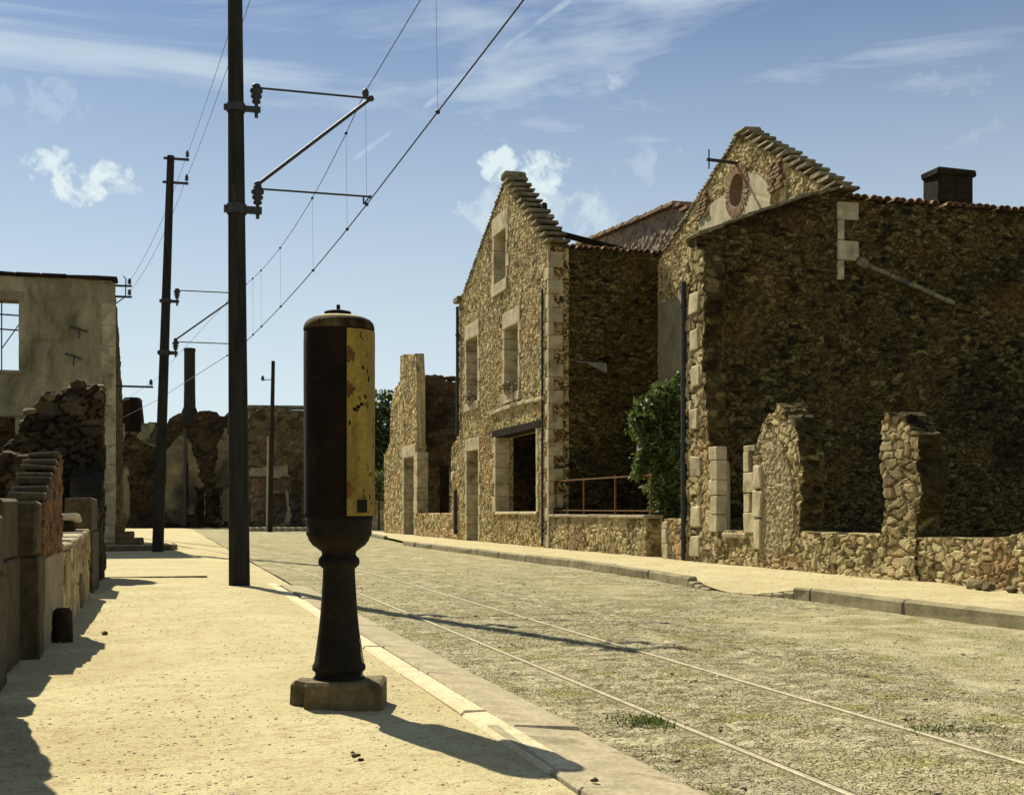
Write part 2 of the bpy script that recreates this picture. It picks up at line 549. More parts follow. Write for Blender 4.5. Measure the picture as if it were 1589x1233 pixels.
M['farstone'] = m_rubble('far rubble', [(.03, .022, .011), (.08, .06, .03), (.13, .10, .052), (.07, .046, .023), (.17, .135, .075)], (.085, .066, .036), stain=(.018, .014, .008), st_amt=.75)
M['pinkstone'] = m_rubble('pinkish rubble', [(.10, .07, .05), (.21, .16, .12), (.29, .225, .165), (.17, .12, .085)], (.28, .22, .165), st_amt=.35)
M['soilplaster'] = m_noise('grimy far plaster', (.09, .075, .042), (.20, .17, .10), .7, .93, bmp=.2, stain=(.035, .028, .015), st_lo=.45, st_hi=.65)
M['zinc'] = m_noise('weathered zinc', (.12, .12, .10), (.17, .165, .14), 6, .7, bmp=.1)
M['brickst'] = m_rubble('old brick', [(.07, .03, .013), (.15, .07, .028), (.19, .10, .04), (.11, .055, .026)], (.16, .12, .065), stain=(.05, .035, .02), st_amt=.4)
M['dressed'] = m_noise('dressed limestone', (.29, .24, .14), (.47, .40, .25), 3.2, .92, bmp=.4, stain=(.17, .13, .065), st_lo=.5, st_hi=.68)
M['greystone'] = m_noise('grey kerb stone', (.26, .22, .145), (.34, .29, .195), 7, .9, bmp=.35, stain=(.19, .155, .095), spec=.1)
M['palestone'] = m_noise('sunlit-pale kerb edge', (.43, .365, .23), (.51, .44, .285), 7, .9, bmp=.35, stain=(.30, .24, .14))  # lighter tone paints the sun on the kerb edge and slab top
M['postst'] = m_noise('mossy post stone', (.085, .064, .03), (.145, .112, .055), 9, .92, bmp=.35, stain=(.05, .038, .018))
M['darkpost'] = m_noise('dark weathered stone', (.04, .03, .014), (.08, .062, .031), 9, .92, bmp=.35, stain=(.03, .023, .012))
M['plaster'] = m_noise('stained plaster', (.20, .17, .09), (.33, .285, .165), 1.5, .93, bmp=.25, stain=(.04, .034, .016), stretch=(1, 1, .3), st_lo=.45, st_hi=.74)
M['plaster_pale'] = m_noise('pale plaster', (.33, .285, .18), (.44, .385, .25), 3.2, .93, bmp=.2, stain=(.24, .19, .11), st_lo=.56, st_hi=.78)
M['plaster_grey'] = m_noise('grey render', (.18, .15, .085), (.26, .22, .135), 2.4, .93, bmp=.15, stain=(.15, .12, .07))
M['pinkcoat'] = m_noise('weathered pinkish coat', (.25, .195, .10), (.37, .30, .17), 11, .95, bmp=.8, dist=.03, stain=(.16, .12, .065), st_lo=.5, st_hi=.7)
M['brick'] = m_noise('brick ring', (.17, .10, .055), (.24, .15, .085), 12, .9, bmp=.3, stain=(.16, .09, .05))
M['slate'] = m_noise('lichened coping slab', (.085, .072, .042), (.23, .195, .115), 5, .85, bmp=.4, stain=(.05, .045, .035))
M['tile'] = m_noise('clay tile', (.15, .085, .05), (.26, .165, .10), 9, .85, bmp=.3, stain=(.06, .045, .03))
M['iron'] = m_noise('dark iron', (.012, .012, .014), (.03, .028, .028), 14, .6, bmp=.15, spec=.4)
M['pole'] = m_noise('tarred pole', (.016, .016, .014), (.03, .028, .021), 5, .9, bmp=.3, stretch=(3, 3, .25), stain=(.042, .036, .022), spec=.08)
M['wire'] = m_noise('wire', (.015, .02, .035), (.02, .025, .04), 5, .5, bmp=0)
M['rust'] = m_noise('rusty iron', (.075, .032, .008), (.15, .068, .016), 18, .85, bmp=.2)
M['timber'] = m_noise('charred timber', (.009, .007, .004), (.024, .017, .010), 8, .95, bmp=.4, stretch=(.5, .5, 4), spec=.05)
M['cast'] = m_noise('blackened cast iron', (.006, .005, .003), (.016, .011, .006), 9, .75, bmp=.25, stain=(.03, .016, .008), st_lo=.6, st_hi=.75, spec=.15)
M['rustdark'] = m_noise('rust blackened sheet', (.006, .0035, .002), (.014, .0075, .0035), 5, .85, bmp=.3, stain=(.04, .021, .009), st_lo=.6, st_hi=.74, spec=.12)
M['rail'] = m_noise('rail steel', (.27, .235, .15), (.37, .325, .22), 12, .6, metal=.1, bmp=.1)
M['leaf'] = None


def m_leaf(name, a, b_, trans=.25):
    m, t, b = pm(name, .6, .35)
    at = t.new('ShaderNodeAttribute', attribute_name='st')
    sp = t.new('ShaderNodeSeparateColor'); t.l.new(at.outputs['Color'], sp.inputs[0])
    c = t.mix(sp.outputs[0], a, b_)
    t.l.new(c, b.inputs['Base Color'])
    tr = t.new('ShaderNodeBsdfTranslucent'); t.l.new(t.mix(.35, c, (.2, .26, .04)), tr.inputs[0])
    mx = t.new('ShaderNodeMixShader'); mx.inputs[0].default_value = trans
    t.l.new(b.outputs[0], mx.inputs[1]); t.l.new(tr.outputs[0], mx.inputs[2])
    t.l.new(mx.outputs[0], t.n['Material Output'].inputs[0])
    return m


M['leaf'] = m_leaf('glossy shrub leaf', (.016, .034, .009), (.13, .17, .05))
M['treeleaf'] = m_leaf('far tree leaf', (.022, .038, .014), (.06, .085, .028))
M['flower'] = m_leaf('dry window plant', (.06, .05, .03), (.14, .08, .06), .15)
M['grassleaf'] = m_leaf('grass blade', (.05, .075, .018), (.14, .16, .045))


def m_sand():
    m, t, b = pm('sandy grit', .97, .1)
    P = geo_pos(t)
    n1 = t.noise(P, 1.1, 5, .6, .3); n2 = t.noise(P, 28, 5, .7); n3 = t.noise(P, 120, 3, .6); n4 = t.noise(P, .3, 3)
    c = t.mix(t.rng(n1, .35, .68), SAND_A, SAND_B)
    c = t.mix(t.math('MULTIPLY', t.rng(n4, .45, .7), .35), c, SAND_C)
    n8 = t.noise(P, 2.6, 5, .68, .6)
    c = t.mix(t.math('MULTIPLY', t.rng(n8, .55, .72), .45), c, (.36, .275, .15))
    c = t.mix(t.math('MULTIPLY', t.rng(n2, .52, .70), .6), c, (.25, .185, .10))
    n5 = t.noise(P, 7, 5, .7)
    c = t.mix(t.math('MULTIPLY', t.rng(n5, .48, .66), .6), c, (.31, .225, .13))
    sp = t.math('MULTIPLY', t.rng(t.noise(P, 42, 3, .65), .60, .68), t.rng(n8, .3, .6, .35, 1))
    c = t.mix(t.math('MULTIPLY', sp, .8), c, (.12, .085, .05))
    c = t.mix(1.0, c, t.ramp(n3, [(.3, (.84, .84, .84)), (.7, (1.14, 1.14, 1.14))]), 'MULTIPLY')
    t.l.new(c, b.inputs['Base Color'])
    bump(t, b, t.math('ADD', t.math('ADD', n2, n5), t.math('MULTIPLY', n3, .5)), .8, .014)
    return m


def m_road():
    m, t, b = pm('worn stony road', .95, .12)
    at = t.new('ShaderNodeAttribute', attribute_name='st')
    sp = t.new('ShaderNodeSeparateColor'); t.l.new(at.outputs['Color'], sp.inputs[0])
    P = geo_pos(t)
    n1 = t.noise(P, .8, 5, .62, .5); n2 = t.noise(P, 30, 5, .7); n3 = t.noise(P, 100, 3); n4 = t.noise(P, 2.4, 5, .65, .8)
    c = t.ramp(sp.outputs[0], [(.0, (.20, .175, .105)), (.35, (.31, .275, .17)), (.7, (.39, .35, .22)), (1, (.48, .435, .29))])
    e = t.math('SUBTRACT', 1.0, sp.outputs[1])
    c = t.mix(t.math('MULTIPLY', e, t.math('SUBTRACT', .95, t.math('MULTIPLY', sp.outputs[2], .7))), c, (.13, .10, .045))
    c = t.mix(t.math('MULTIPLY', sp.outputs[2], .8), c, (.41, .36, .215))        # dusty tracks
    c = t.mix(t.math('MULTIPLY', t.rng(n1, .52, .72), .5), c, (.33, .305, .21))
    vo = t.new('ShaderNodeTexVoronoi', feature='DISTANCE_TO_EDGE'); t.l.new(P, vo.inputs['Vector']); vo.inputs['Scale'].default_value = 34; vo.inputs['Randomness'].default_value = 1
    crack = t.math('MULTIPLY', t.rng(vo.outputs['Distance'], .0, .12, 1, 0), t.rng(n4, .3, .6))
    c = t.mix(t.math('MULTIPLY', crack, .55), c, (.13, .10, .045))
    moss = t.math('MULTIPLY', t.rng(n4, .5, .68), .75)
    c = t.mix(moss, c, (.225, .21, .055))
    n6 = t.noise(P, 5.5, 5, .7, .5)
    c = t.mix(t.math('MULTIPLY', t.rng(n6, .56, .7), .55), c, (.12, .105, .05))
    c = t.mix(t.math('MULTIPLY', t.rng(n6, .42, .3), .5), c, (.46, .41, .28))
    c = t.mix(t.math('MULTIPLY', t.rng(n2, .55, .75), .5), c, (.15, .12, .06))
    c = t.mix(1.0, c, t.ramp(n3, [(.3, (.75, .75, .75)), (.7, (1.2, 1.2, 1.2))]), 'MULTIPLY')
    t.l.new(c, b.inputs['Base Color'])
    bump(t, b, t.math('ADD', t.math('SUBTRACT', n2, t.math('MULTIPLY', crack, .8)), t.math('MULTIPLY', n3, .5)), .9, .02)
    return m


SAND_A, SAND_B, SAND_C = (.385, .33, .185), (.45, .40, .24), (.49, .445, .28)
M['sand'] = m_sand()
M['road'] = m_road()
M['soil'] = m_noise('dark yard soil', (.035, .027, .014), (.07, .055, .028), 2, .97, bmp=.3)
M['pebble'] = m_noise('pebble', (.24, .19, .11), (.42, .36, .23), 30, .9, bmp=.2)

# ------------------------------------------------------------------ ground, road, pavements
KL, KM, KS, KR = 1.29, 1.42, 1.72, 6.72      # left kerb edge, kerb/slab joint, slab/road, right kerb
HB = 9.1                                      # street front of the right-hand houses
ZR, ZP = -.06, .03


def curve(a):                                 # the street bends to the left far off
    a = np.asarray(a, float)
    k = np.clip(a - 16, 0, None)
    return -.0045 * k ** 2 * (k < 22) - (k >= 22) * (.0045 * 484 + .198 * (k - 22))


def ground_mesh(name, bs, As, zf, mat, colf=None, kind='structure', shift=None):
    S, A = np.meshgrid(bs, As)
    X = S + (shift(A) if shift else 0)
    Z = zf(X, A)
    V = np.stack([X.ravel(), A.ravel(), Z.ravel()], 1)
    ny, nx = S.shape
    i = (np.arange(ny - 1)[:, None] * nx + np.arange(nx - 1)[None, :]).ravel()
    q = np.stack([i, i + 1, i + 1 + nx, i + nx], 1)
    me = bpy.data.meshes.new(name); me.from_pydata(V.tolist(), [], q.tolist())
    me.polygons.foreach_set('use_smooth', [True] * len(me.polygons))
    if colf is not None: set_st(me, colf(X, A).reshape(-1, 4))
    return props(link(name, me, mat), kind=kind)


def geo_lines(a0, a1, k, mn):
    out = [a0]
    while out[-1] < a1: out.append(out[-1] + max(mn, k * out[-1]))
    return np.array(out)


# one wide sheet to the horizon
mb = MB()
mb.add([(-900, -300, -.14), (900, -300, -.14), (900, 1800, -.14), (-900, 1800, -.14)], [(0, 1, 2, 3)])
props(mb.build('ground', M['sand']), kind='structure')


def road_h(X, A):
    d1, r1, e1, q1 = rubble(X, A, .075, .052, 301, .95, .8)
    big = fbm(X * .7, A * .5, 311, 4)
    mid = fbm(X * 5, A * 5, 313, 3)
    wear = sstep(.46, .66, fbm(X * .8 + 3, A * .35, 317, 4))           # worn smooth lanes
    wear = np.maximum(wear * sstep(4, 9, A + X), sstep(8, 26, A) * .92)
    z = ZR + .025 * (big - .5) + .006 * (mid - .5) + (.013 * (d1 - .5)) * (1 - .8 * wear)
    edge = sstep(0, .25, X - KS) 
    z = z * 1 - .0 * edge
    for rb in (2.24, 3.16):                                             # packed level along the rails
        g = np.exp(-((X - rb - curve(A)) / .09) ** 2)
        z = z * (1 - g) + (ZR - .004) * g
    return z, r1, e1, wear


RD = {}
As = geo_lines(2.6, 120, .0034, .010)
bs = np.concatenate([lines([KS - .05, 4.9], .017), lines([4.9, 9.0], .03)[1:]])
S_, A_ = np.meshgrid(bs, As)
rz, rr1, re1, rw = road_h(S_, A_)
far = sstep(40, 60, A_)
ground_mesh('road', bs, As, lambda X, A: rz * (1 - far) + (ZR - .02) * far, M['road'],
            lambda X, A: np.stack([rr1, re1, rw, np.ones_like(rw)], -1))
# road west of the bend
ground_mesh('road_bend', lines([-14, KS - .06], .2), lines([16.5, 75], .25), lambda X, A: -.07 + .03 * (fbm(X * .8, A * .6, 371) - .5), M['sand'])


def sand_h(X, A):
    return .03 * (fbm(X * .9, A * .7, 401, 4) - .5) + .012 * (fbm(X * 6, A * 6, 403, 3) - .5) + .004 * (fbm(X * 30, A * 30, 405, 2) - .5)


def left_z(X, A):
    t = sstep(0.0, .35, KL + .02 - X)
    end = sstep(16.2, 18.6, A + .4 * (X - .6) + .25 * (fbm(X * 2, A * 0, 408) - .5))
    return sand_h(X, A) * (.25 + .75 * t) - .062 * end - .012 * (1 - t)


ground_mesh('left_pavement', lines([-3.2, KL + .005], .03), geo_lines(2.2, 19.2, .005, .014), left_z, M['sand'])


def kr(a):                                   # right kerb line with its dropped crossing
    a = np.asarray(a, float)
    return np.interp(a, [0, 8.4, 10, 11.7, 12.5, 13.2, 13.9, 15, 16.4, 20, 26, 34, 36, 48, 60], [6.76, 6.75, 6.70, 6.72, 6.66, 6.50, 6.40, 6.55, 6.69, 6.84, 6.74, 6.64, 6.9, 7.9, 7.9])


def drop(a):                                 # 1 where the kerb stands, 0 at the crossing
    a = np.asarray(a, float)
    return np.clip(sstep(12.9, 12.2, a) + sstep(13.2, 14.4, a), 0, 1)


def right_z(X, A):
    k = X - kr(A)
    base = ZP + .02 * (fbm(X * 1.2, A, 421, 4) - .5) + .006 * (fbm(X * 12, A * 12, 423, 2) - .5)
    low = (ZR + .008) + (base - ZR) * sstep(0, 1.2, k)
    dd = drop(A)
    return (base - .008) * dd + low * (1 - dd)


S2, A2 = np.meshgrid(np.linspace(0, 1, 70), geo_lines(5, 62, .005, .03))
X2_ = kr(A2) + .1 * drop(A2) + S2 * (HB + .3 - kr(A2) - .1 * drop(A2))
ny, nx = S2.shape
V = np.stack([X2_.ravel(), A2.ravel(), right_z(X2_, A2).ravel()], 1)
i = (np.arange(ny - 1)[:, None] * nx + np.arange(nx - 1)[None, :]).ravel()
me = bpy.data.meshes.new('right_pavement')
me.from_pydata(V.tolist(), [], np.stack([i, i + 1, i + 1 + nx, i + nx], 1).tolist())
me.polygons.foreach_set('use_smooth', [True] * len(me.polygons))
props(link('right_pavement', me, M['sand']), kind='structure')
# yard ground behind the right fronts
mb = MB()
mb.add([(HB + .25, 2, .02), (60, 2, .02), (60, 70, .02), (HB + .25, 70, .02)], [(0, 1, 2, 3)])
props(mb.build('yard_ground', M['soil']), kind='structure')
mb = MB()
mb.add([(-60, 1, -.012), (-3.1, 1, -.012), (-3.1, 36, -.012), (-60, 36, -.012)], [(0, 1, 2, 3)])
props(mb.build('plot_ground', M['soil']), kind='structure')

# right kerb stones
mb = MB()
a = 4.0
while a < 34:
    L = random.uniform(1.7, 2.6)
    if a + L > 12.0 and a < 12.0: L = 12.1 - a
    if 12.0 <= a < 14.4: a = 14.4; continue
    mid = a + L / 2; dk = float(drop(mid))
    ang = math.atan2(float(kr(a + L)) - float(kr(a)), L)
    mb.box((float(kr(mid)) + .055, mid, -.07 + (ZP + .1 - .003) / 2 + random.uniform(-.004, .004)), (.13, L - .004, .13 + ZP), rz=-ang, bev=.022, jit=.008)
    a += L
for a0, a1, h0, h1 in ((12.1, 12.75, .07, .0), (14.4, 13.7, .07, .0)):    # ends that dip into the crossing
    for k in range(3):
        p, q = a0 + (a1 - a0) * k / 3, a0 + (a1 - a0) * (k + 1) / 3
        hh = h0 + (h1 - h0) * (k + .6) / 3
        mid = (p + q) / 2
        ang = math.atan2(float(kr(max(p, q))) - float(kr(min(p, q))), abs(q - p))
        mb.box((float(kr(mid)) + .055, mid, ZR - .06 + (hh + .08) / 2), (.12, abs(q - p) + .01, hh + .08), rz=-ang, bev=.02, jit=.004)
for k in range(5):
    a0 = 42 + k * 1.6
    mb.box((float(kr(a0 + .8)) + .06, a0 + .8, -.005), (.14, 1.58, .15), rz=-.05, bev=.02)
M['kerb'] = m_noise('right kerb stone', (.15, .128, .07), (.24, .205, .12), 4, .92, bmp=.3, stain=(.10, .085, .045))
props(mb.build('right_kerb', M['kerb']), kind='structure')

# left kerb: pale raised edge, then wide grey gutter slabs
mb = MB()
a = 2.4
while a < 15.9:
    L = random.uniform(1.1, 1.9); L = min(L, 15.95 - a)
    top = .004 if a < 12.4 else -.012
    if a > 3.9: mb.box((KL + .068, a + L / 2, top - .05), (.125, L - .006, .1), bev=.014, jit=.004)
    a += L
props(mb.build('left_kerb', M['palestone']), kind='structure')
mb = MB()
a = 2.2
while a < 15.4:
    L = random.uniform(1.2, 2.2); L = min(L, 15.4 - a)
    w = KS - KM if a > 4.3 else KS - KM + .13
    cx = KM + .012 + (KS - KM) / 2 - (.065 if a <= 4.3 else 0)
    Mx = Matrix.Rotation(math.radians(5.5), 3, 'Y')
    mb.box((cx, a + L / 2, -.072 + random.uniform(-.004, .004)), (w, L - .012, .12), M=Mx, bev=.01, jit=.004)
    a += L
props(mb.build('gutter', M['greystone']), kind='structure')

# tram rails set in the road
trk = thing('tram_track', 'pair of worn tram rails sunk in the stony road', 'tram track', (2.7, 8, ZR))
for rb in (2.24, 3.16):
    mb = MB()
    pts = [(a, rb + float(curve(a))) for a in list(np.linspace(2.2, 16, 4)) + list(np.linspace(18, 40, 12)) + [55]]
    for (a0, b0), (a1, b1) in zip(pts[:-1], pts[1:]):
        mb.bar((b0, a0, ZR + .001), (b1, a1, ZR + .001), .026, .016, bev=.003)
    g_ = MB()
    for (a0, b0), (a1, b1) in zip(pts[:-1], pts[1:]): g_.bar((b0 + .026, a0, ZR - .004), (b1 + .026, a1, ZR - .004), .024, .012, bev=.002)
    rl_ = mb.build('rail', M['rail'], trk); g_.build('flange_groove', M['soil'], rl_)


# shallow step across the side-street mouth
mb = MB()
mb.box((-.1, 18.6, -.088), (1.5, .07, .085), rz=.015, bev=.02, jit=.01)
props(mb.build('side_street_kerb', M['postst']), kind='structure')


# ------------------------------------------------------------------ builders for masonry trim
def jambs(mb, ax, pos, nrm, s, z0, z1, side, wl=.27, ws=.15, hh=.32, proud=.02, dep=.42):
    """alternating long and short dressed blocks at a hole edge; side -1: hole lies towards +s"""
    z = z0; k = random.randint(0, 1)
    while z < z1 - .02:
        h = min(hh * random.uniform(.88, 1.14), z1 - z)
        if z1 - z - h < .1: h = z1 - z
        w = (wl if k % 2 else ws) * random.uniform(.92, 1.06)
        cs_ = s + .035 - w / 2 if side < 0 else s - .035 + w / 2
        p = pos + nrm * (proud - dep / 2)
        c = (p, cs_, z + h / 2) if ax == 'x' else (cs_, p, z + h / 2)
        d = (dep, w, h - .008) if ax == 'x' else (w, dep, h - .008)
        mb.box(c, d, bev=.012, jit=.006)
        z += h; k += 1


def slab(mb, ax, pos, nrm, s0, s1, z0, z1, proud=.03, dep=.42, bev=.015, jit=.006):
    p = pos + nrm * (proud - dep / 2)
    c = (p, (s0 + s1) / 2, (z0 + z1) / 2) if ax == 'x' else ((s0 + s1) / 2, p, (z0 + z1) / 2)
    d = (dep, s1 - s0, z1 - z0) if ax == 'x' else (s1 - s0, dep, z1 - z0)
    mb.box(c, d, bev=bev, jit=jit)


def opening(root, ax, pos, nrm, h, kind='window', lintel=.3, sill=.14, over=.17, mat='dressed', dep=.42):
    s0, s1, z0, z1 = h
    m2 = MB(); slab(m2, ax, pos, nrm, s0 - over, s1 + over, z1 - .03, z1 + lintel, dep=dep + .01, proud=.026); o = m2.build(kind + '_lintel', M[mat], root)
    for s_, sg in ((s0, -1), (s1, 1)):
        mb = MB(); jambs(mb, ax, pos, nrm, s_, z0, z1, sg, dep=dep); mb.build('jamb', M[mat], o)
    if sill:
        m2 = MB(); slab(m2, ax, pos, nrm, s0 - over, s1 + over, z0 - sill, z0 + .03, proud=.06, dep=dep + .05); m2.build('sill', M[mat], o)
    return o


def quoins(mb, x, y, nx_, ny_, z0, z1, hh=.33, long=.5, short=.24, proud=.03):
    """corner at (x,y); the two outer faces point along nx_ (X) and ny_ (Y)"""
    z = z0; k = 0
    while z < z1 - .05:
        h = min(hh * random.uniform(.92, 1.08), z1 - z)
        if z1 - z - h < .12: h = z1 - z
        wx, wy = (long, short) if k % 2 else (short, long)
        mb.box((x - nx_ * (wx / 2 - proud), y - ny_ * (wy / 2 - proud), z + h / 2), (wx, wy, h - .008), bev=.012, jit=.006)
        z += h; k += 1


def rake(mb, ax, pos, nrm, p0, p1, n, L=.42, t=.07, th=.55, over=.07):
    """stepped coping slabs up a gable slope from p0 (eave) to p1 (apex), (s,z)"""
    for k in range(n):
        f = (k + .5) / n
        s = p0[0] + (p1[0] - p0[0]) * f; z = p0[1] + (p1[1] - p0[1]) * f
        c0 = pos - nrm * (th / 2 - over / 2)
        d = 1 if p1[0] > p0[0] else -1
        sz = t * random.uniform(.85, 1.2)
        cc = s + random.uniform(-.02, .02)
        LL = L * random.uniform(.9, 1.1)
        c = (c0, cc, z + sz / 2) if ax == 'x' else (cc, c0, z + sz / 2)
        dm = (th + over, LL, sz) if ax == 'x' else (LL, th + over, sz)
        mb.box(c, dm, bev=.012, jit=.012)


def tiles_along(mb, ax, pos, nrm, s0, s1, zf, r=.085, L=.62, seg=6):
    """a course of half-round tiles laid across a wall top (a few missing or slipped)"""
    s = s0 + r
    while s < s1 - r * .6:
        z = float(zf(s)) + random.uniform(-.012, .02)
        if random.random() > .06:
            vs = []
            rot = random.uniform(-.06, .06)
            for j in range(seg + 1):
                t = math.pi * j / seg
                for q in (0, 1):
                    for rr in (r, r - .018):
                        d = (.09 - L * q) + random.uniform(-.004, .004)
                        aa = s + math.cos(t) * rr + rot * (q - .5); zz = z + math.sin(t) * rr * .9 + (0.02 if q else 0)
                        p = pos + nrm * d
                        vs.append((p, aa, zz) if ax == 'x' else (aa, p, zz))
            fs = []
            for j in range(seg):
                b0 = j * 4; b1 = b0 + 4
                fs += [(b0, b1, b1 + 2, b0 + 2), (b0 + 1, b0 + 3, b1 + 3, b1 + 1), (b0, b0 + 1, b1 + 1, b1), (b0 + 2, b1 + 2, b1 + 3, b0 + 3)]
            mb.add(vs, fs)
        s += r * 1.92


def downpipe(root, x, y, z0, z1, r=.045, name='downpipe', dx=0):
    mb = MB()
    mb.tube([(x, y, z1), (x, y, z0)], r, 10)
    z = z0 + .4
    while z < z1:
        mb.tube([(x, y, z - .03), (x, y, z + .03)], r * 1.35, 10); z += 1.4
    return mb.build(name, M['iron'], root)


# ------------------------------------------------------------------ the gabled house (roofless)
A1 = 28.45                                             # near corner, along the street
X2 = 11.95                                             # set-back front of the next house
far1 = onx(712, 463, HB)[0]
house = thing('gabled_house', 'roofless two storey rubble house with steep gable, pale corner quoins and three upper windows', 'house', (HB, A1, ZP))
def hol(x0, x1, yt, yb):
    a1 = onx(x0, yt, HB); a0 = onx(x1, yt, HB); m = (x0 + x1) / 2
    return (a0[0], a1[0], onx(m, yb, HB)[1], onx(m, yt, HB)[1])
hd = hol(724.5, 743, 697, 834); hd = (hd[0], hd[1], -.1, hd[3])
hs = hol(770, 833, 671, 794)
hw1 = hol(724, 742, 523, 626); hw2 = hol(783, 805, 504, 611); hw3 = hol(766.6, 786, 358.5, 439)
gt = [(A1, 7.36), onx(785, 279, HB), onx(721, 452, HB), (far1, 7.72)]
wall('front_wall', M['facade'], house, 'x', HB, -1, A1, far1, -.1, gt, .5, [hd, hs, hw1, hw2, hw3], res=.031, sw=.14, sh=.08, amp=.034, seed=11)
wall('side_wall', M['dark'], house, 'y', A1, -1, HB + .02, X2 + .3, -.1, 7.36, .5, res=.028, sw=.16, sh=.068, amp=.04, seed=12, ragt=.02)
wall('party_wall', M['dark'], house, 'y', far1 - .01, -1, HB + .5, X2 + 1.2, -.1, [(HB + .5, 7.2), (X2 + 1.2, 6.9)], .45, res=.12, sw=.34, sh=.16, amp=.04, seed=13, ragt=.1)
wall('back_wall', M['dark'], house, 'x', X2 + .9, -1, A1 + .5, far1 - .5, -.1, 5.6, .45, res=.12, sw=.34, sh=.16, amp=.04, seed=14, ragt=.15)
o = opening(house, 'x', HB, -1, hd, 'door', lintel=.34, sill=0)
opening(house, 'x', HB, -1, hw1, 'window', lintel=.44, sill=.2)
opening(house, 'x', HB, -1, hw2, 'window', lintel=.42, sill=.22)
opening(house, 'x', HB, -1, hw3, 'window', lintel=.5, sill=.3)
mb = MB(); jambs(mb, 'x', HB, -1, hs[0], hs[2], hs[3], -1, wl=.2, ws=.14)
sf = mb.build('shop_jamb', M['dressed'], house)
mb = MB(); jambs(mb, 'x', HB, -1, hs[1], hs[2], hs[3], 1, wl=.34, ws=.12, hh=.42, proud=.035); mb.build('shop_jamb', M['facade'] and M['dressed'], house)
mb = MB(); slab(mb, 'x', HB, -1, hs[0] - .3, hs[1] + .45, hs[3] - .01, hs[3] + .2, proud=.03, dep=.4, jit=.01); mb.build('timber_lintel', M['timber'], house)
mb = MB(); slab(mb, 'x', HB, -1, hs[0] - .05, hs[1] + .05, hs[2] - .07, hs[2] + .01, proud=.035, dep=.5); mb.build('shop_sill', M['dressed'], house)
mb = MB()
p0 = onx(762, 634, HB); p1 = onx(846, 619, HB)
for k in range(7):
    f0, f1 = k / 7, (k + 1) / 7
    slab(mb, 'x', HB, -1, p1[0] + (p0[0] - p1[0]) * f0 + .005, p1[0] + (p0[0] - p1[0]) * f1, 3.72 - .02 * abs(k - 3), 3.82 - .02 * abs(k - 3), proud=.07, dep=.3)
mb.build('string_course', M['dressed'], house)
mb = MB(); quoins(mb, HB, A1, -1, -1, .02, 7.25, .33, .38, .14); mb.build('corner_quoins', M['dressed'], house)
mb = MB(); rake(mb, 'x', HB, -1, (A1 - .12, 7.36), (gt[1][0] - .1, gt[1][1] - .02), 12, L=.46, t=.08, th=.5, over=.1)
rake(mb, 'x', HB, -1, (gt[2][0] + .05, gt[2][1] - .02), (gt[1][0] + .2, gt[1][1] - .05), 34, L=.24, t=.055, th=.5, over=.03)
mb.box((HB + .22, gt[1][0], gt[1][1] + .1), (.6, .5, .2), bev=.03, jit=.02)
mb.build('gable_coping', M['slate'], house)
mb = MB(); a_, z_ = onx(842, 318, HB + .35); mb.box((HB + .38, a_, z_ - .25), (.13, .3, .6), bev=.03, jit=.02); mb.build('chimney_stub', M['soot'], house)
mb = MB(); tiles_along(mb, 'y', A1, -1, HB + .35, X2 + .2, lambda s: 7.36); mb.build('wall_tiles', M['tile'], house)
downpipe(house, HB - .05, onx(844.5, 600, HB)[0], .05, 6.4, .03)
downpipe(house, HB - .07, far1 - .1, 3.3, 7.4, .05)
mb = MB(); mb.box((HB - .04, far1 - .08, 7.62), (.2, .62, .16), bev=.02, jit=.01); mb.build('eave_block', M['slate'], house)
# charred roof timber left across the yard side
mb = MB(); q0 = onx(862, 361, HB + .5); q1 = ony(1005, 398, A1 + .6)
mb.bar((HB + .5, q0[0], q0[1]), (q1[0], A1 + .6, q1[1]), .12, .14, bev=.02); mb.build('roof_timber', M['timber'], house)
# bracket on the yard wall
mb = MB(); p, z_ = ony(909, 563, A1); p2, z2 = ony(935, 580, A1)
mb.bar((p - .25, A1 - .03, z_ + .02), (p2, A1 - .05, z_ + .0), .03)
mb.add([(p - .02, A1 - .05, z_), (p2, A1 - .28, z_ - .02), (p2 + .03, A1 - .26, z2), (p2 + .02, A1 - .04, z2 + .02)], [(0, 1, 2, 3)])
mb.add([(p - .02, A1 - .04, z_), (p2, A1 - .27, z_ - .02), (p2 + .03, A1 - .25, z2), (p2 + .02, A1 - .03, z2 + .02)], [(3, 2, 1, 0)])
mb.build('wall_bracket', M['zinc'], house)


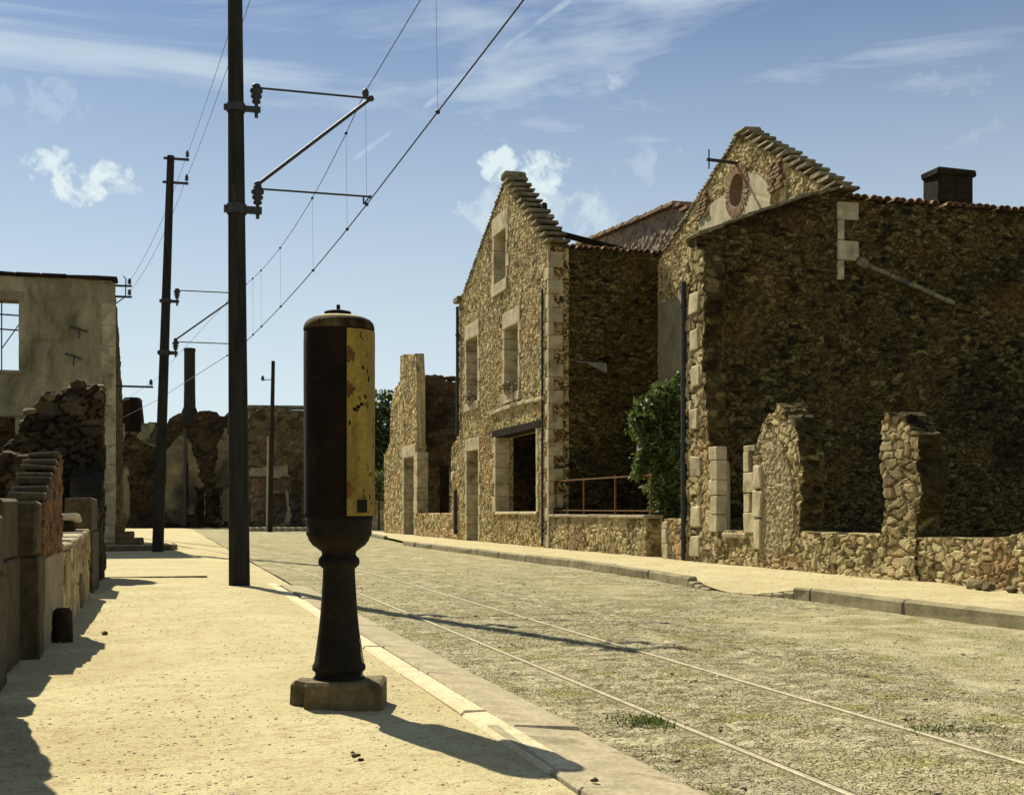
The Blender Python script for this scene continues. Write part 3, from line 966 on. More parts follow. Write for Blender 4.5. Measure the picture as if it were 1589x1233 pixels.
# leaf clumps ---------------------------------------------------------------------------------
def leaves(name, mat, parent, blobs, n, size, seed, loc=None, flat=.4):
    rg = np.random.default_rng(seed)
    w = np.array([b[3] ** 2 for b in blobs]); w = w / w.sum()
    k = rg.choice(len(blobs), n, p=w)
    B = np.array([b[:3] for b in blobs])[k]; R = np.array([b[3] for b in blobs])[k]
    d = rg.normal(size=(n, 3)); d /= np.linalg.norm(d, axis=1)[:, None]
    rad = R * rg.uniform(.35, 1.0, n) ** .6 * (1 + .25 * rg.normal(size=n) * .6)
    P = B + d * rad[:, None] * np.array([1, 1, .95])
    nr = rg.normal(size=(n, 3)) + d * .7 + np.array([0, 0, flat]); nr /= np.linalg.norm(nr, axis=1)[:, None]
    t1 = np.cross(nr, rg.normal(size=(n, 3))); t1 /= np.linalg.norm(t1, axis=1)[:, None]
    t2 = np.cross(nr, t1)
    sz = size * rg.uniform(.6, 1.3, n)[:, None]
    V = np.stack([P - t1 * sz, P - t2 * sz * .45 + nr * sz * .12, P + t1 * sz, P + t2 * sz * .45 + nr * sz * .12], 1).reshape(-1, 3)
    me = bpy.data.meshes.new(name)
    me.from_pydata(V.tolist(), [], np.arange(n * 4).reshape(-1, 4).tolist())
    tone = np.clip(.5 * rg.random(n) + .5 * rg.random(len(blobs))[k], 0, 1)
    c = np.stack([tone, tone, tone, np.ones(n)], 1).repeat(4, 0)
    set_st(me, c)
    return link(name, me, mat, parent, loc)


def branch_tree(mb, base, tips, r):
    for tpt in tips:
        b = Vector(base); t_ = Vector(tpt); m = (b + t_) / 2 + Vector((random.uniform(-.15, .15), random.uniform(-.15, .15), .1)) * (t_ - b).length * .3
        mb.tube([b, m, t_], [r, r * .7, r * .25], 6)


for hw, lab in ((hw1, 'withered plant on the sill of the first floor window farther from the corner'), (hw2, 'withered flowering plant on the sill of the first floor window nearer the corner')):
    c = (HB - .06, (hw[0] + hw[1]) / 2, hw[2])
    pl = thing('window_plant', lab, 'plant', c, 'plants on the first floor sills')
    mb = MB(); mb.box((c[0] + .03, c[1], c[2] + .055), (.13, .7, .1), bev=.01, jit=.004); mb.build('planter', M['tile'], pl)
    leaves('foliage', M['flower'], pl, [(c[0], c[1] + q, c[2] + .2, .17) for q in (-.3, -.1, .1, .3)], 260, .05, int(c[1]))

# ------------------------------------------------------------------ yard between the houses
g0 = onx(1002, 803, HB)[0]
yw = thing('yard_wall', 'low rubble wall under the rusty railing beside the quoined corner', 'wall', (HB, g0, ZP))
wall('wall_body', M['ruin'], yw, 'x', HB, -1, g0, A1 - .06, -.1, .78, .35, res=.035, sw=.2, sh=.13, amp=.04, seed=21)
mb = MB(); a = g0 - .03
while a < A1 - .06:
    L = min(random.uniform(.8, 1.3), A1 - .06 - a)
    mb.box((HB + .16, a + L / 2, .81), (.42, L - .01, .065), bev=.012, jit=.006); a += L
mb.build('coping', M['greystone'], yw)
rl = thing('iron_railing', 'rusty thin iron railing standing on the low yard wall', 'railing', (HB + .15, g0, .84))
zt = onx(1010, 737, HB + .15)[1]
mb = MB(); mb.bar((HB + .15, g0 + .02, zt), (HB + .15, A1 - .1, zt + .03), .03, .03); mb.bar((HB + .15, g0 + .02, .92), (HB + .15, A1 - .1, .94), .025, .025)
mb.build('rail', M['rust'], rl)
for q in (1010, 955, 906, 862):
    a = onx(q, 760, HB + .15)[0]
    mb = MB(); mb.bar((HB + .15, a, .84), (HB + .15, a, zt + .06), .035); mb.build('post', M['rust'], rl)
g1, g2 = onx(1030, 808, HB)[0], 20.3
st = thing('gate_stub_wall', 'short stub of rubble wall between the gate gap and the tall downpipe', 'wall', (HB, g2, ZP))
wall('wall_body', M['ruin'], st, 'x', HB, -1, g2, g1, -.1, .74, .4, res=.035, sw=.2, sh=.13, amp=.04, seed=22, ragt=.04)
mb = MB(); jambs(mb, 'x', HB, -1, g1, -.05, .72, -1, wl=.26, ws=.2, proud=.03, dep=.4); mb.build('end_stones', M['dressed'], st)

sh = thing('shrub', 'dark glossy leaved shrub growing against the yard wall behind the railing', 'shrub', (10.2, 23.5, 0))
mb = MB(); branch_tree(mb, (10.4, 23.3, 0), [(9.9, 23.2, 2.4), (10.4, 23.0, 3.4), (10.3, 24.2, 2.0), (10.6, 23.2, 2.8)], .05); mb.build('stem', M['timber'], sh)
bl = []
for px, py, dd, r in ((1052, 605, 24.9, .3), (1030, 620, 24.7, .36), (1008, 640, 24.7, .36), (995, 660, 24.7, .3), (1045, 650, 24.9, .45), (1015, 680, 24.8, .42), (1040, 700, 25, .45),
                      (1008, 715, 24.8, .34), (995, 722, 24.6, .2), (1030, 745, 25, .4), (1050, 760, 25, .45), (1035, 790, 24.9, .35), (1050, 630, 25, .4), (1022, 765, 25.2, .3), (1055, 590, 24.9, .16)):
    bl.append((*atd(px, py, dd), r))
bl += [(*atd(x, y, d), q) for x, y, d, q in ((1060, 583, 24.9, .12), (986, 648, 24.6, .14), (1000, 700, 24.5, .16), (988, 738, 24.6, .12), (1015, 628, 24.7, .14), (1062, 700, 24.7, .2), (1058, 820, 24.9, .3), (1020, 600, 24.8, .1))]
leaves('foliage', M['leaf'], sh, bl, 4300, .085, 5)

# ------------------------------------------------------------------ the house with the oculus
AP = 19.95                                           # its side wall and the party wall line
oc = thing('oculus_house', 'set back rubble house with bare gable, brick ringed round window and stepped coping', 'house', (X2, AP, ZP))
gp = [onx(1030, 392, X2), onx(1066, 331, X2), onx(1151, 208, X2), onx(1312, 299, X2)]
EV = gp[3][1]
gtop = [(AP, EV), (gp[3][0], EV), gp[2], gp[1], gp[0], (gp[0][0] + 1.4, gp[0][1] - .75)]
oz, ozz = onx(1146, 296, X2)
wall('front_gable', M['facade'], oc, 'x', X2, -1, AP + .14, gp[0][0] + 1.4, -.1, gtop, .32, [(oz - .36, oz + .36, ozz - .36, ozz + .36, .36)], res=.032, sw=.15, sh=.085, amp=.036, seed=31)
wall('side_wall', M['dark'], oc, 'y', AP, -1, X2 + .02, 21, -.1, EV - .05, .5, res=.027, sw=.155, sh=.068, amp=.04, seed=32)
mb = MB(); quoins(mb, X2, AP, -1, -1, 5.15, EV - .1, .37, .44, .14, .03); mb.build('corner_quoins', M['dressed'], oc)
mb = MB()
for k in range(26):                                  # bricks set on edge round the oculus
    t = 2 * math.pi * k / 26
    c = (X2 + .08, oz + .44 * math.cos(t), ozz + .46 * math.sin(t))
    Mx = Matrix.Rotation(t, 3, 'X')
    mb.box(c, (.28, .22, .095), M=Mx, bev=.008, jit=.006)
mb.build('brick_ring', M['brick'], oc)
def blobpoly(pts, n=3, j=.05):
    out = []
    for i, p in enumerate(pts):
        q = pts[(i + 1) % len(pts)]
        for k in range(n): out.append((p[0] + (q[0] - p[0]) * k / n + random.uniform(-j, j), p[1] + (q[1] - p[1]) * k / n + random.uniform(-j, j)))
    return out
def patch(name, pts, th, mat, root, hole=None, thick=.06, plane=None, pw=(1.6, 1.2, .008)):
    """a thin coat on the street face following a ragged outline"""
    plane = X2 if plane is None else plane
    P = np.array(blobpoly([onx(x, y, plane) for x, y in pts]))
    s0, z0 = P.min(0); s1, z1 = P.max(0)
    def inside(cs, cz):
        r = np.zeros(cs.shape, bool)
        for i in range(len(P)):
            a_, b_ = P[i], P[(i + 1) % len(P)]
            c = ((a_[1] > cz) != (b_[1] > cz)) & (cs < (b_[0] - a_[0]) * (cz - a_[1]) / (b_[1] - a_[1] + 1e-9) + a_[0])
            r ^= c
        if hole: r &= np.hypot(cs - oz, cz - ozz) > hole
        return r
    return wall(name, mat, root, 'x', plane - th, -1, s0, s1, z0, z1 + .02, thick, res=.03, sw=pw[0], sh=pw[1], amp=pw[2], seed=len(P), keep=inside)
patch('plaster', [(1085, 345), (1100, 318), (1128, 300), (1150, 262), (1168, 268), (1192, 280), (1200, 300), (1196, 325), (1160, 342), (1120, 358), (1086, 372)], .035, M['plaster_pale'], oc, .5)
patch('render_band', [(1024, 470), (1066, 452), (1066, 600), (1040, 640), (1024, 640)], .035, M['plaster_grey'], oc)
for pts in ([(1193, 275), (1203, 259), (1216, 262), (1214, 280), (1202, 289)], [(1078, 326), (1092, 308), (1103, 303), (1101, 322), (1088, 334)]):
    P = [onx(x, y, X2) for x, y in pts]
    cs_ = sum(p[0] for p in P) / 5; cz = sum(p[1] for p in P) / 5
    mb = MB()
    for r_ in range(7):
        for k in range(2):
            mb.box((X2 - .03, cs_ - .17 + k * .27 + random.uniform(-.05, .05) + (r_ % 2) * .08, cz - .27 + r_ * .085), (.1, .23, .07), M=Matrix.Rotation(-.12, 3, 'X'), bev=.008, jit=.006)
    mb.build('brick_patch', M['brick'], oc)
mb = MB()
rake(mb, 'x', X2, -1, (gp[3][0] + .05, EV), (gp[2][0] - .1, gp[2][1]), 15, L=.42, t=.065, th=.3, over=.06)
rake(mb, 'x', X2, -1, (gp[0][0], gp[0][1]), (gp[2][0] + .2, gp[2][1]), 34, L=.26, t=.05, th=.3, over=.03)
mb.box((X2 + .13, gp[2][0], gp[2][1] + .06), (.4, .5, .1), bev=.03, jit=.02)
mb.build('gable_coping', M['slate'], oc)
mb = MB(); tiles_along(mb, 'y', AP, -1, X2 + .1, 20.9, lambda s: EV - .03); mb.build('wall_tiles', M['tile'], oc)
cx, cz = ony(1472, 306, AP + .35)
mb = MB(); mb.box((cx, AP + .36, cz + .12), (.78, .5, .62), bev=.03, jit=.01); mb.box((cx, AP + .36, cz + .42), (.86, .58, .14), bev=.03, jit=.012)
mb.build('chimney', M['soot'], oc)
mb = MB(); q0 = ony(1330, 404, AP - .06); q1 = ony(1482, 472, AP - .06)
n = 9
for k in range(n):
    f0, f1 = k / n, (k + .96) / n
    mb.bar((q0[0] + (q1[0] - q0[0]) * f0, AP - .03, q0[1] + (q1[1] - q0[1]) * f0), (q0[0] + (q1[0] - q0[0]) * f1, AP - .03, q0[1] + (q1[1] - q0[1]) * f1 + random.uniform(-.02, .02)), .12, .09 if k else .16, bev=.015)
mb.build('roof_scar', M['slate'], oc)
# iron insulator bracket on the gable
p0 = Vector((X2, *onx(1146, 254, X2))); p1 = p0 + Vector((-.72, .05, .05))
mb = MB(); mb.bar(p0 + Vector((.1, 0, 0)), p1, .05, .06); mb.tube([p1 + Vector((.05, 0, -.2)), p1 + Vector((.05, 0, .22))], .016, 6)
mb.build('iron_bracket', M['iron'], oc)
downpipe(oc, HB - .02, 20.42, .03, 5.05, .05)

# rear house whose verge shows above the yard wall
rh = thing('rear_house', 'pinkish rubble gable with dark tiled verge rising behind the roofless gabled house', 'house', (13.6, 34, 0))
XR = 13.6
rp = [onx(1075, 340, XR), onx(1050, 319, XR), onx(930, 371, XR), onx(895, 384, XR)]
rp = [(rp[0][0] - 2.5, rp[0][1] - 1)] + rp + [(rp[3][0] + 4, rp[3][1] - 2.4)]
wall('gable_wall', M['pinkstone'], rh, 'x', XR, -1, rp[0][0], rp[-1][0], -.1, rp, .5, res=.09, sw=.3, sh=.16, amp=.04, seed=36)
mb = MB(); rake(mb, 'x', XR, -1, rp[4], rp[2], 22, L=.5, t=.1, th=.5, over=.16); rake(mb, 'x', XR, -1, rp[0], rp[2], 8, L=.5, t=.1, th=.5, over=.12)
mb.build('verge_tiles', M['tile'], rh)

# ------------------------------------------------------------------ ruined front at the right
rf = thing('ruined_shop', 'ruined street front at right with two broken piers, stone window jambs and low walls', 'ruin', (HB, 15.5, ZP))
pt = [(HB, ony(1082, 368, AP)[1]), ony(1160, 337, AP), ony(1240, 309, AP), (X2 + .0, ony(1292, 295, AP)[1])]
pt[0] = (HB, pt[0][1])
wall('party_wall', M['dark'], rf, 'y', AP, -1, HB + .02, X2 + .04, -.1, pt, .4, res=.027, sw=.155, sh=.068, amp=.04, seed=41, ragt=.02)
mb = MB(); n = 12
for k in range(n):
    f = (k + .5) / n; s = HB + (X2 - HB) * f; z = float(np.interp(s, [p[0] for p in pt], [p[1] for p in pt]))
    mb.box((s, AP + .15, z + .03), (.27, .6, .06), M=Matrix.Rotation(-math.atan2(pt[-1][1] - pt[0][1], X2 - HB), 3, 'Y'), bev=.012, jit=.012)
mb.build('wall_slates', M['slate'], rf)
e0, e1 = onx(1094, 600, HB)[0], 20.36
wall('broken_wall_end', M['ruin'], rf, 'x', HB, -1, e0 - .35, e1, -.1, [(e0 - .35, 4.6), (e0, 5.0), (e0 + .15, 5.45), (e1, 5.7)], .4, res=.035, sw=.26, sh=.15, amp=.06, seed=42, shade_core='dark', ragt=.08,
     left=lambda z: e0 + .1 * np.sin(z * 2.1) - .3 * sstep(1.9, .9, z) + .12 * sstep(3.5, 5.5, z), right=lambda z: np.full(z.shape, e1), ragh=.06)
mb = MB()
for z in (.1, .62, 1.5, 2.35, 3.1, 3.75, 4.4):
    mb = MB(); mb.box((HB + .12, (e0 + e1) / 2 + random.uniform(-.05, .08), z + .2), (.3, .4 * random.uniform(.8, 1.1), .36), bev=.02, jit=.012)
    mb.build('end_stone', M['dressed'], rf)
w0, w1 = onx(1157, 760, HB)[0], onx(1125, 760, HB)[0]
zs = onx(1140, 826, HB)[1]
wall('window_apron', M['ruin'], rf, 'x', HB, -1, w0 - .42, e0 - .3 + .4, -.1, [(w0 - .42, zs), (w1 + .5, zs), (w1 + .53, 1.75), (e0 + .1, 1.95)], .35, res=.03, sw=.2, sh=.12, amp=.04, seed=43, ragt=.03)
mb = MB(); jambs(mb, 'x', HB, -1, onx(1113, 760, HB)[0], zs, onx(1110, 692, HB)[1], 1, wl=.36, ws=.26, hh=.3, proud=.03, dep=.2)
mb.build('window_jamb', M['dressed'], rf)
mb = MB(); jambs(mb, 'x', HB, -1, w0, zs, onx(1165, 690, HB)[1], -1, wl=.42, ws=.2, hh=.3, proud=.03, dep=.44)
mb.build('window_jamb', M['dressed'], rf)
mb = MB(); slab(mb, 'x', HB, -1, w0 - .05, w1 + .05, zs - .09, zs, proud=.04, dep=.5); mb.build('window_sill', M['dressed'], rf)
q0, q1 = onx(1240, 760, HB)[0], onx(1170, 760, HB)[0]
zt = onx(1205, 640, HB)[1]
wall('broken_pier', M['ruin'], rf, 'x', HB, -1, q0 - .15, q1 + .25, -.1, [(q0 - .15, zt - .5), (q0 + .25, zt - .15), (q0 + .7, zt + .12), (q1 - .35, zt - .1), (q1 + .25, zt - .85)], .4, res=.026, sw=.2, sh=.085, amp=.05, seed=44, shade_core='dark', ragt=.05, ragw=.14,
     left=lambda z: q0 + .08 * np.sin(z * 3) + .12 * sstep(1.2, 2.4, z), right=lambda z: q1 + .1 - .12 * sstep(1.4, 2.3, z), ragh=.05)
mb = MB()
for k, (z, h) in enumerate(((.3, .5), (.82, .42), (1.26, .38))): mb.box((HB + .1, q1 - .18, z + h / 2), (.32, .26 + .05 * (k % 2), h - .01), bev=.02, jit=.012)
mb.build('pier_edge_stones', M['dressed'], rf)
patch('plaster_coat', [(1186, 690), (1200, 668), (1216, 690), (1230, 740), (1234, 800), (1226, 850), (1196, 862), (1180, 850), (1180, 760)], .02, M['pinkcoat'], rf, plane=HB, pw=(.13, .07, .03))
l0, l1 = onx(1589, 830, HB)[0] - 3.2, q0 + .1
k0, k1 = onx(1425, 760, HB)[0], onx(1372, 760, HB)[0]
zl = .58
wall('low_wall', M['ruin'], rf, 'x', HB, -1, l0, l1, -.1, [(l0, .95), (l0 + 2.5, .85), (l0 + 3.2, .7), (l0 + 3.5, .6), (k0, zl), (l1, zl + .02)], .45, res=.024, sw=.17, sh=.10, amp=.038, seed=45, ragt=.018, ragw=.4)
zt = onx(1400, 645, HB)[1]
wall('broken_pier', M['ruin'], rf, 'x', HB - .03, -1, k0 - .25, k1 + .12, -.1, [(k0 - .25, zt - .3), (k0 + .1, zt - .15), (k0 + .35, zt), (k1 + .1, zt + .02)], .36, res=.024, sw=.26, sh=.12, amp=.055, seed=46, shade_core='dark', ragt=.05, ragw=.16,
     left=lambda z: k0 + .05 * np.sin(z * 4) - .1 * sstep(1.5, 2.2, z), right=lambda z: k1 + .04 * np.sin(z * 5), ragh=.05)
for k in range(12):
    a = l0 + 1.6 + random.random() ** 1.3 * 2.4
    r = random.uniform(.04, .09); x_ = HB - .12 - random.random() * .25
    mb = MB(); mb.rock((x_, a, ZP + r * .45), r, (1, 1.3, .8))
    props(mb.build('fallen_stone', M['postst'], loc=(x_, a, ZP)), 'fallen rounded stone at the foot of the low ruin wall at the right edge', 'stone', 'fallen stones by the right ruin')

# ------------------------------------------------------------------ ruined house beyond the gabled house
h0 = thing('roofless_cottage', 'crumbled rubble house beyond the gable with tall jagged pier and doorway', 'ruin', (HB, 44, ZP))
tt = [onx(597, 705, HB), onx(604, 690, HB), onx(606, 632, HB), onx(612, 603, HB), onx(620, 592, HB), onx(621, 553, HB), onx(645, 551, HB), onx(646.5, 600, HB)]
d0, d1 = onx(643, 708, HB)[0], onx(627, 708, HB)[0]; dz = onx(635, 708, HB)[1]
s0 = onx(646.5, 600, HB)[0]
prof = [(s0 - .05, 3.3)] + [(p[0], p[1]) for p in reversed(tt)]
prof[1] = (s0, 5.9)
wall('front_pier', M['facade'], h0, 'x', HB, -1, s0 - .05, prof[-1][0] + .2, -.1, prof, .32, [(d0, d1, -.1, dz)], res=.06, sw=.28, sh=.14, amp=.05, seed=51, ragt=.07)
mb = MB(); slab(mb, 'x', HB, -1, d0 - .3, d1 + .3, dz - .03, dz + .42, proud=.03); ds = mb.build('door_lintel', M['dressed'], h0)
mb = MB(); jambs(mb, 'x', HB, -1, d0, 0, dz, -1, wl=.42, ws=.3); mb.build('jamb', M['dressed'], ds)
mb = MB(); jambs(mb, 'x', HB, -1, d1, 0, dz, 1, wl=.36, ws=.28); mb.build('jamb', M['dressed'], ds)
r0, r1 = onx(700, 797, HB)[0], s0 + .05
wall('low_wall', M['facade'], h0, 'x', HB, -1, r0 - .2, r1, -.1, .84, .45, res=.07, sw=.24, sh=.13, amp=.04, seed=52, ragt=.02)
mb = MB(); jambs(mb, 'x', HB, -1, r1 - .25, .84, 3.1, 1, wl=.7, ws=.45, hh=.5, proud=.03); mb.build('shop_jamb', M['dressed'], h0)
wall('end_pier', M['facade'], h0, 'x', HB, -1, far1 + .05, r0, -.1, [(far1 + .05, 3.4), (r0 - .4, 3.2), (r0, 2.9)], .5, res=.07, sw=.3, sh=.2, amp=.05, seed=53, ragt=.06)
ca = 46.6
cp = [ony(640, 583, ca), ony(660, 583, ca), ony(690, 588, ca), ony(715, 592, ca)]
c0 = ony(683, 722, ca); c1 = ony(701, 795, ca)
wall('cross_wall', M['farstone'], h0, 'y', ca, -1, HB + .4, cp[3][0] + 2, -.1, [(HB + .4, cp[0][1])] + cp + [(cp[3][0] + 2, cp[3][1] - .3)], .45, [(c0[0], c1[0], .85, c0[1])], res=.08, sw=.35, sh=.18, amp=.05, seed=54, ragt=.09, ragw=.4)
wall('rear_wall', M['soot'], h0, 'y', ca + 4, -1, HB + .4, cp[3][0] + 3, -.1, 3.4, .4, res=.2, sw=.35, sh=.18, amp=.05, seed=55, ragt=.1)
mb = MB(); mb.box((HB - .05, far1 + .3, .9), (.1, .12, 1.4), bev=.01); mb.build('drain_pipe', M['iron'], h0)
mb = MB()
for k in range(9):
    mb = MB(); mb.rock((ony(652 + k * 7, 585, ca)[0], ca + .2, cp[0][1] + .03 - k * .01), random.uniform(.1, .2), (1.4, 1, .7))
    mb.build('loose_stone', M['dark'], h0)

# ------------------------------------------------------------------ tall plastered ruin at the left
AT = 33.0
tb = thing('plastered_ruin', 'tall stained plaster ruin at left with empty upper window and pale corner stones', 'ruin', (ony(178, 430, AT)[0], AT, 0))
tx1 = ony(178, 430, AT)[0]; tz = ony(90, 430, AT)[1]
tw = (ony(-12, 465, AT)[0], ony(29, 465, AT)[0], ony(15, 574, AT)[1], ony(15, 466, AT)[1])
tw2 = (ony(-30, 640, AT)[0], ony(26, 640, AT)[0], 1.9, ony(10, 646, AT)[1])
wall('front_wall', M['plaster'], tb, 'y', AT, -1, -9.5, tx1, -.1, [(-9.5, tz - .1), (tx1 - .7, tz), (tx1 - .15, tz + .02), (tx1, tz - .1)], .5, [tw, tw2], res=.06, sw=1.4, sh=1.0, amp=.035, seed=61, ragt=.02)
wall('street_wall', M['dark'], tb, 'x', tx1, 1, AT + .5, AT + 7, -.1, [(AT + .5, tz - .15), (AT + 2, tz - .5), (AT + 7, tz - 2.5)], .5, res=.1, sw=.3, sh=.15, amp=.06, seed=62, ragt=.1)
mb = MB(); quoins(mb, tx1, AT, 1, -1, .1, tz - .6, .5, .34, .32, .015); mb.build('corner_quoins', M['dressed'], tb)
mb = MB()
for k in range(14): mb.box((-9.3 + k * (tx1 + 9.3) / 13.4, AT + .22, tz + .03), (.62, .62, .09), bev=.02, jit=.015)
mb.build('wall_cap', M['soot'], tb)
mb = MB()
slab(mb, 'y', AT, -1, tw[0] - .1, tw[1] + .12, tw[3], tw[3] + .22, dep=.3); ws = mb.build('window_lintel', M['plaster_grey'], tb)
mb = MB(); slab(mb, 'y', AT, -1, tw[0] - .1, tw[1] + .1, tw[2] - .1, tw[2], dep=.4, proud=.05); mb.build('window_sill', M['plaster_grey'], tb)
mb = MB()
for py in (487, 510):
    z = ony(10, py, AT)[1]; mb.bar((tw[0], AT + .2, z + .02), (tw[1], AT + .2, z), .035)
x_ = ony(1, 480, AT)[0]; mb.bar((x_, AT + .2, tw[2]), (x_, AT + .2, tw[3]), .03)
mb.bar((x_, AT + .2, tw[2] + .55), (tw[1], AT + .2, tw[2] + 1.2), .025)
mb.build('window_bars', M['iron'], ws)
mb = MB(); slab(mb, 'y', AT, -1, tw2[0] - .1, tw2[1] + .15, tw2[3], tw2[3] + .26, dep=.35); jambs(mb, 'y', AT, -1, tw2[1], tw2[2], tw2[3], 1, wl=.2, ws=.15)
mb.build('lower_window_surround', M['plaster_grey'], tb)
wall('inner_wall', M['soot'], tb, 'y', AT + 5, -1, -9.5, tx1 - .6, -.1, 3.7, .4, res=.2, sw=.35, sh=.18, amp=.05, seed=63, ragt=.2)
for px, py, L in ((122, 510, .22), (114, 552, .2)):        # wall tie irons
    x_, z_ = ony(px, py, AT)
    mb = MB(); mb.bar((x_ - L, AT - .05, z_ + .05), (x_ + L, AT - .05, z_ - .07), .04, .04); mb.bar((x_ + .03, AT - .05, z_ + .03), (x_, AT - .05, z_ - .26), .025, .03)
    mb.build('tie_iron', M['iron'], tb)
def crossarm(root, p, v, n_ins, spacing, name='bracket_arm', L=.6, up=True):
    p = Vector(p); v = Vector(v).normalized()
    mb = MB(); mb.bar(p - v * .08, p + v * L, .05, .05); o = mb.build(name, M['iron'], root)
    for k in range(n_ins):
        q = p + v * (L - .06 - spacing * k)
        m2 = MB(); insul(m2, q, .2); m2.build('insulator', M['iron'], o)
def insul(mb, q, h, r=.05):
    mb.tube([q, q + Vector((0, 0, h * .4))], .012, 6)
    mb.lathe(q + Vector((0, 0, h * .3)), [(0, 0), (r, 0), (r * 1.05, h * .12), (r * .6, h * .22), (r * .95, h * .3), (r, h * .4), (r * .55, h * .5), (r * .7, h * .6), (r * .4, h * .7), (0, h * .72)], 10)
for py in (441, 458):
    z_ = ony(180, py, AT)[1]; crossarm(tb, (tx1, AT + .2, z_), (1, -.1, 0), 1, .1, L=.42)
mb = MB(); mb.tube([(tx1, AT + .2, ony(178, 470, AT)[1]), (tx1 + .26, AT + .17, ony(187, 458, AT)[1]), (tx1 + .27, AT + .17, ony(187, 430, AT)[1]), (tx1 + .2, AT + .17, ony(187, 426, AT)[1])], .016, 6)
mb.build('bracket_rod', M['iron'], tb)
crossarm(tb, (tx1, AT + .3, ony(180, 597, AT)[1]), (1, 0, 0), 1, .1, L=.95)

# corner pavement and door steps
mb = MB()
P = [(-3, 32.0), (-.2, 32.05), (.2, 32.35), (.35, 33.0), (.3, 34.6), (-.9, 35.2), (-3, 35)]
vs = [(x, y, -.1) for x, y in P] + [(x, y, .055) for x, y in P]; n = len(P)
mb.add(vs, [tuple(range(n, 2 * n))] + [(i, (i + 1) % n, (i + 1) % n + n, i + n) for i in range(n)])
props(mb.build('corner_pavement', M['sand']), kind='structure')
mb = MB()
for (x0, y0), (x1, y1) in zip(P[:4], P[1:5]): mb.bar((x0, y0, -.01), (x1, y1, -.01), .12, .145, bev=.02)
props(mb.build('corner_kerb', M['postst']), kind='structure')
stp = thing('door_steps', 'three dark stone steps at the foot of the plastered corner', 'steps', (tx1 + .3, AT + .5, .05))
for k, px in enumerate((222, 207, 192)):
    xe = ony(px, 830, AT + .3)[0]
    mb = MB(); mb.box(((tx1 + xe) / 2 + .01, AT + .7 + .0 * k, .055 + .17 * k + .085), (xe - tx1 - .0, 1.2, .17 - .004), bev=.02, jit=.008); mb.build('step', M['postst'], stp)

# ------------------------------------------------------------------ left foreground ruin
LB = -.72
AG = 18.2
rg_ = thing('ruined_gable', 'dark broken rubble gable with ragged top at left beside the pavement', 'ruin', (-1.2, AG, 0))
gpl = [ony(x, y, AG) for x, y in ((-60, 720), (9, 690), (20, 683), (36, 655), (48, 637), (59, 624), (75, 610), (85, 614), (103, 604), (122, 591), (134, 602), (146, 598), (158, 597))]
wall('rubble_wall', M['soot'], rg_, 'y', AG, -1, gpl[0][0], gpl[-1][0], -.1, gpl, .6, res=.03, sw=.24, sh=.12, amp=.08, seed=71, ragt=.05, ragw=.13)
mb = MB()
for x, y, s in ((122, 592, .13), (106, 603, .11), (134, 602, .1), (146, 598, .12), (154, 598, .1), (76, 612, .11), (60, 624, .09), (48, 637, .1), (37, 655, .09), (92, 612, .09), (20, 684, .1), (128, 610, .12)):
    p = ony(x, y, AG + .1); mb = MB(); mb.rock((p[0], AG + random.uniform(.0, .4), p[1] - s * .25), s, (1.15, 1.1, .7))
    mb.build('loose_stone', M['postst'], rg_)
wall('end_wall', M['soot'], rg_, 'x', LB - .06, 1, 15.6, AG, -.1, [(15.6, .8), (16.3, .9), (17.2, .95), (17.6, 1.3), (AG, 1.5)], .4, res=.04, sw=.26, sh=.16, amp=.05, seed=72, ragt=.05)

def post(name, label, a0, a1, h, w, mat, cat='post', b=LB, bev=.016):
    mb = MB()
    mb.box((b - w / 2, (a0 + a1) / 2, h * .32 - .05), (w, a1 - a0, h * .64 + .1), bev=.01, jit=.008)
    mb.box((b - w / 2 - .006, (a0 + a1) / 2, h * .82), (w - .012, a1 - a0 - .016, h * .36 - .008), bev=bev, jit=.008)
    return props(mb.build(name, M[mat], loc=(b - w / 2, (a0 + a1) / 2, 0)), label, cat)


post('gate_post', 'mossy square stone gate post nearest the ruined gable', 14.2, 15.5, 1.06, .3, 'darkpost')
lw = thing('low_wall', 'low sunlit rubble wall with pale worn top beyond the brick stub', 'wall', (LB, 11, 0))
wall('wall_body', M['ruin'], lw, 'x', LB, 1, 10.0, 13.6, -.1, [(10, .57), (12.3, .66), (13.6, .7)], .34, res=.03, sw=.22, sh=.22, amp=.035, seed=73)
mb = MB(); a = 10.05
while a < 13.5:
    L = min(random.uniform(.6, .9), 13.6 - a); mb.box((LB - .18, a + L / 2, .62 + .02 * (a - 10)), (.36, L - .01, .06), bev=.015, jit=.008); a += L
mb.build('wall_top', M['greystone'], lw)
tbk = thing('stone_slab', 'pale stone slab lying on a dark block behind the low wall', 'slab', (-1.3, 13.2, 0))
mb = MB(); mb.box((-1.22, 13.2, .4), (.75, .5, .82), bev=.03, jit=.02); mb.build('dark_block', M['soot'], tbk)
mb = MB(); mb.box((-1.22, 13.2, .84), (.85, .6, .07), bev=.02, jit=.015); mb.build('slab_top', M['palestone'], tbk)  # pale stone stands for the sunlit top of the block
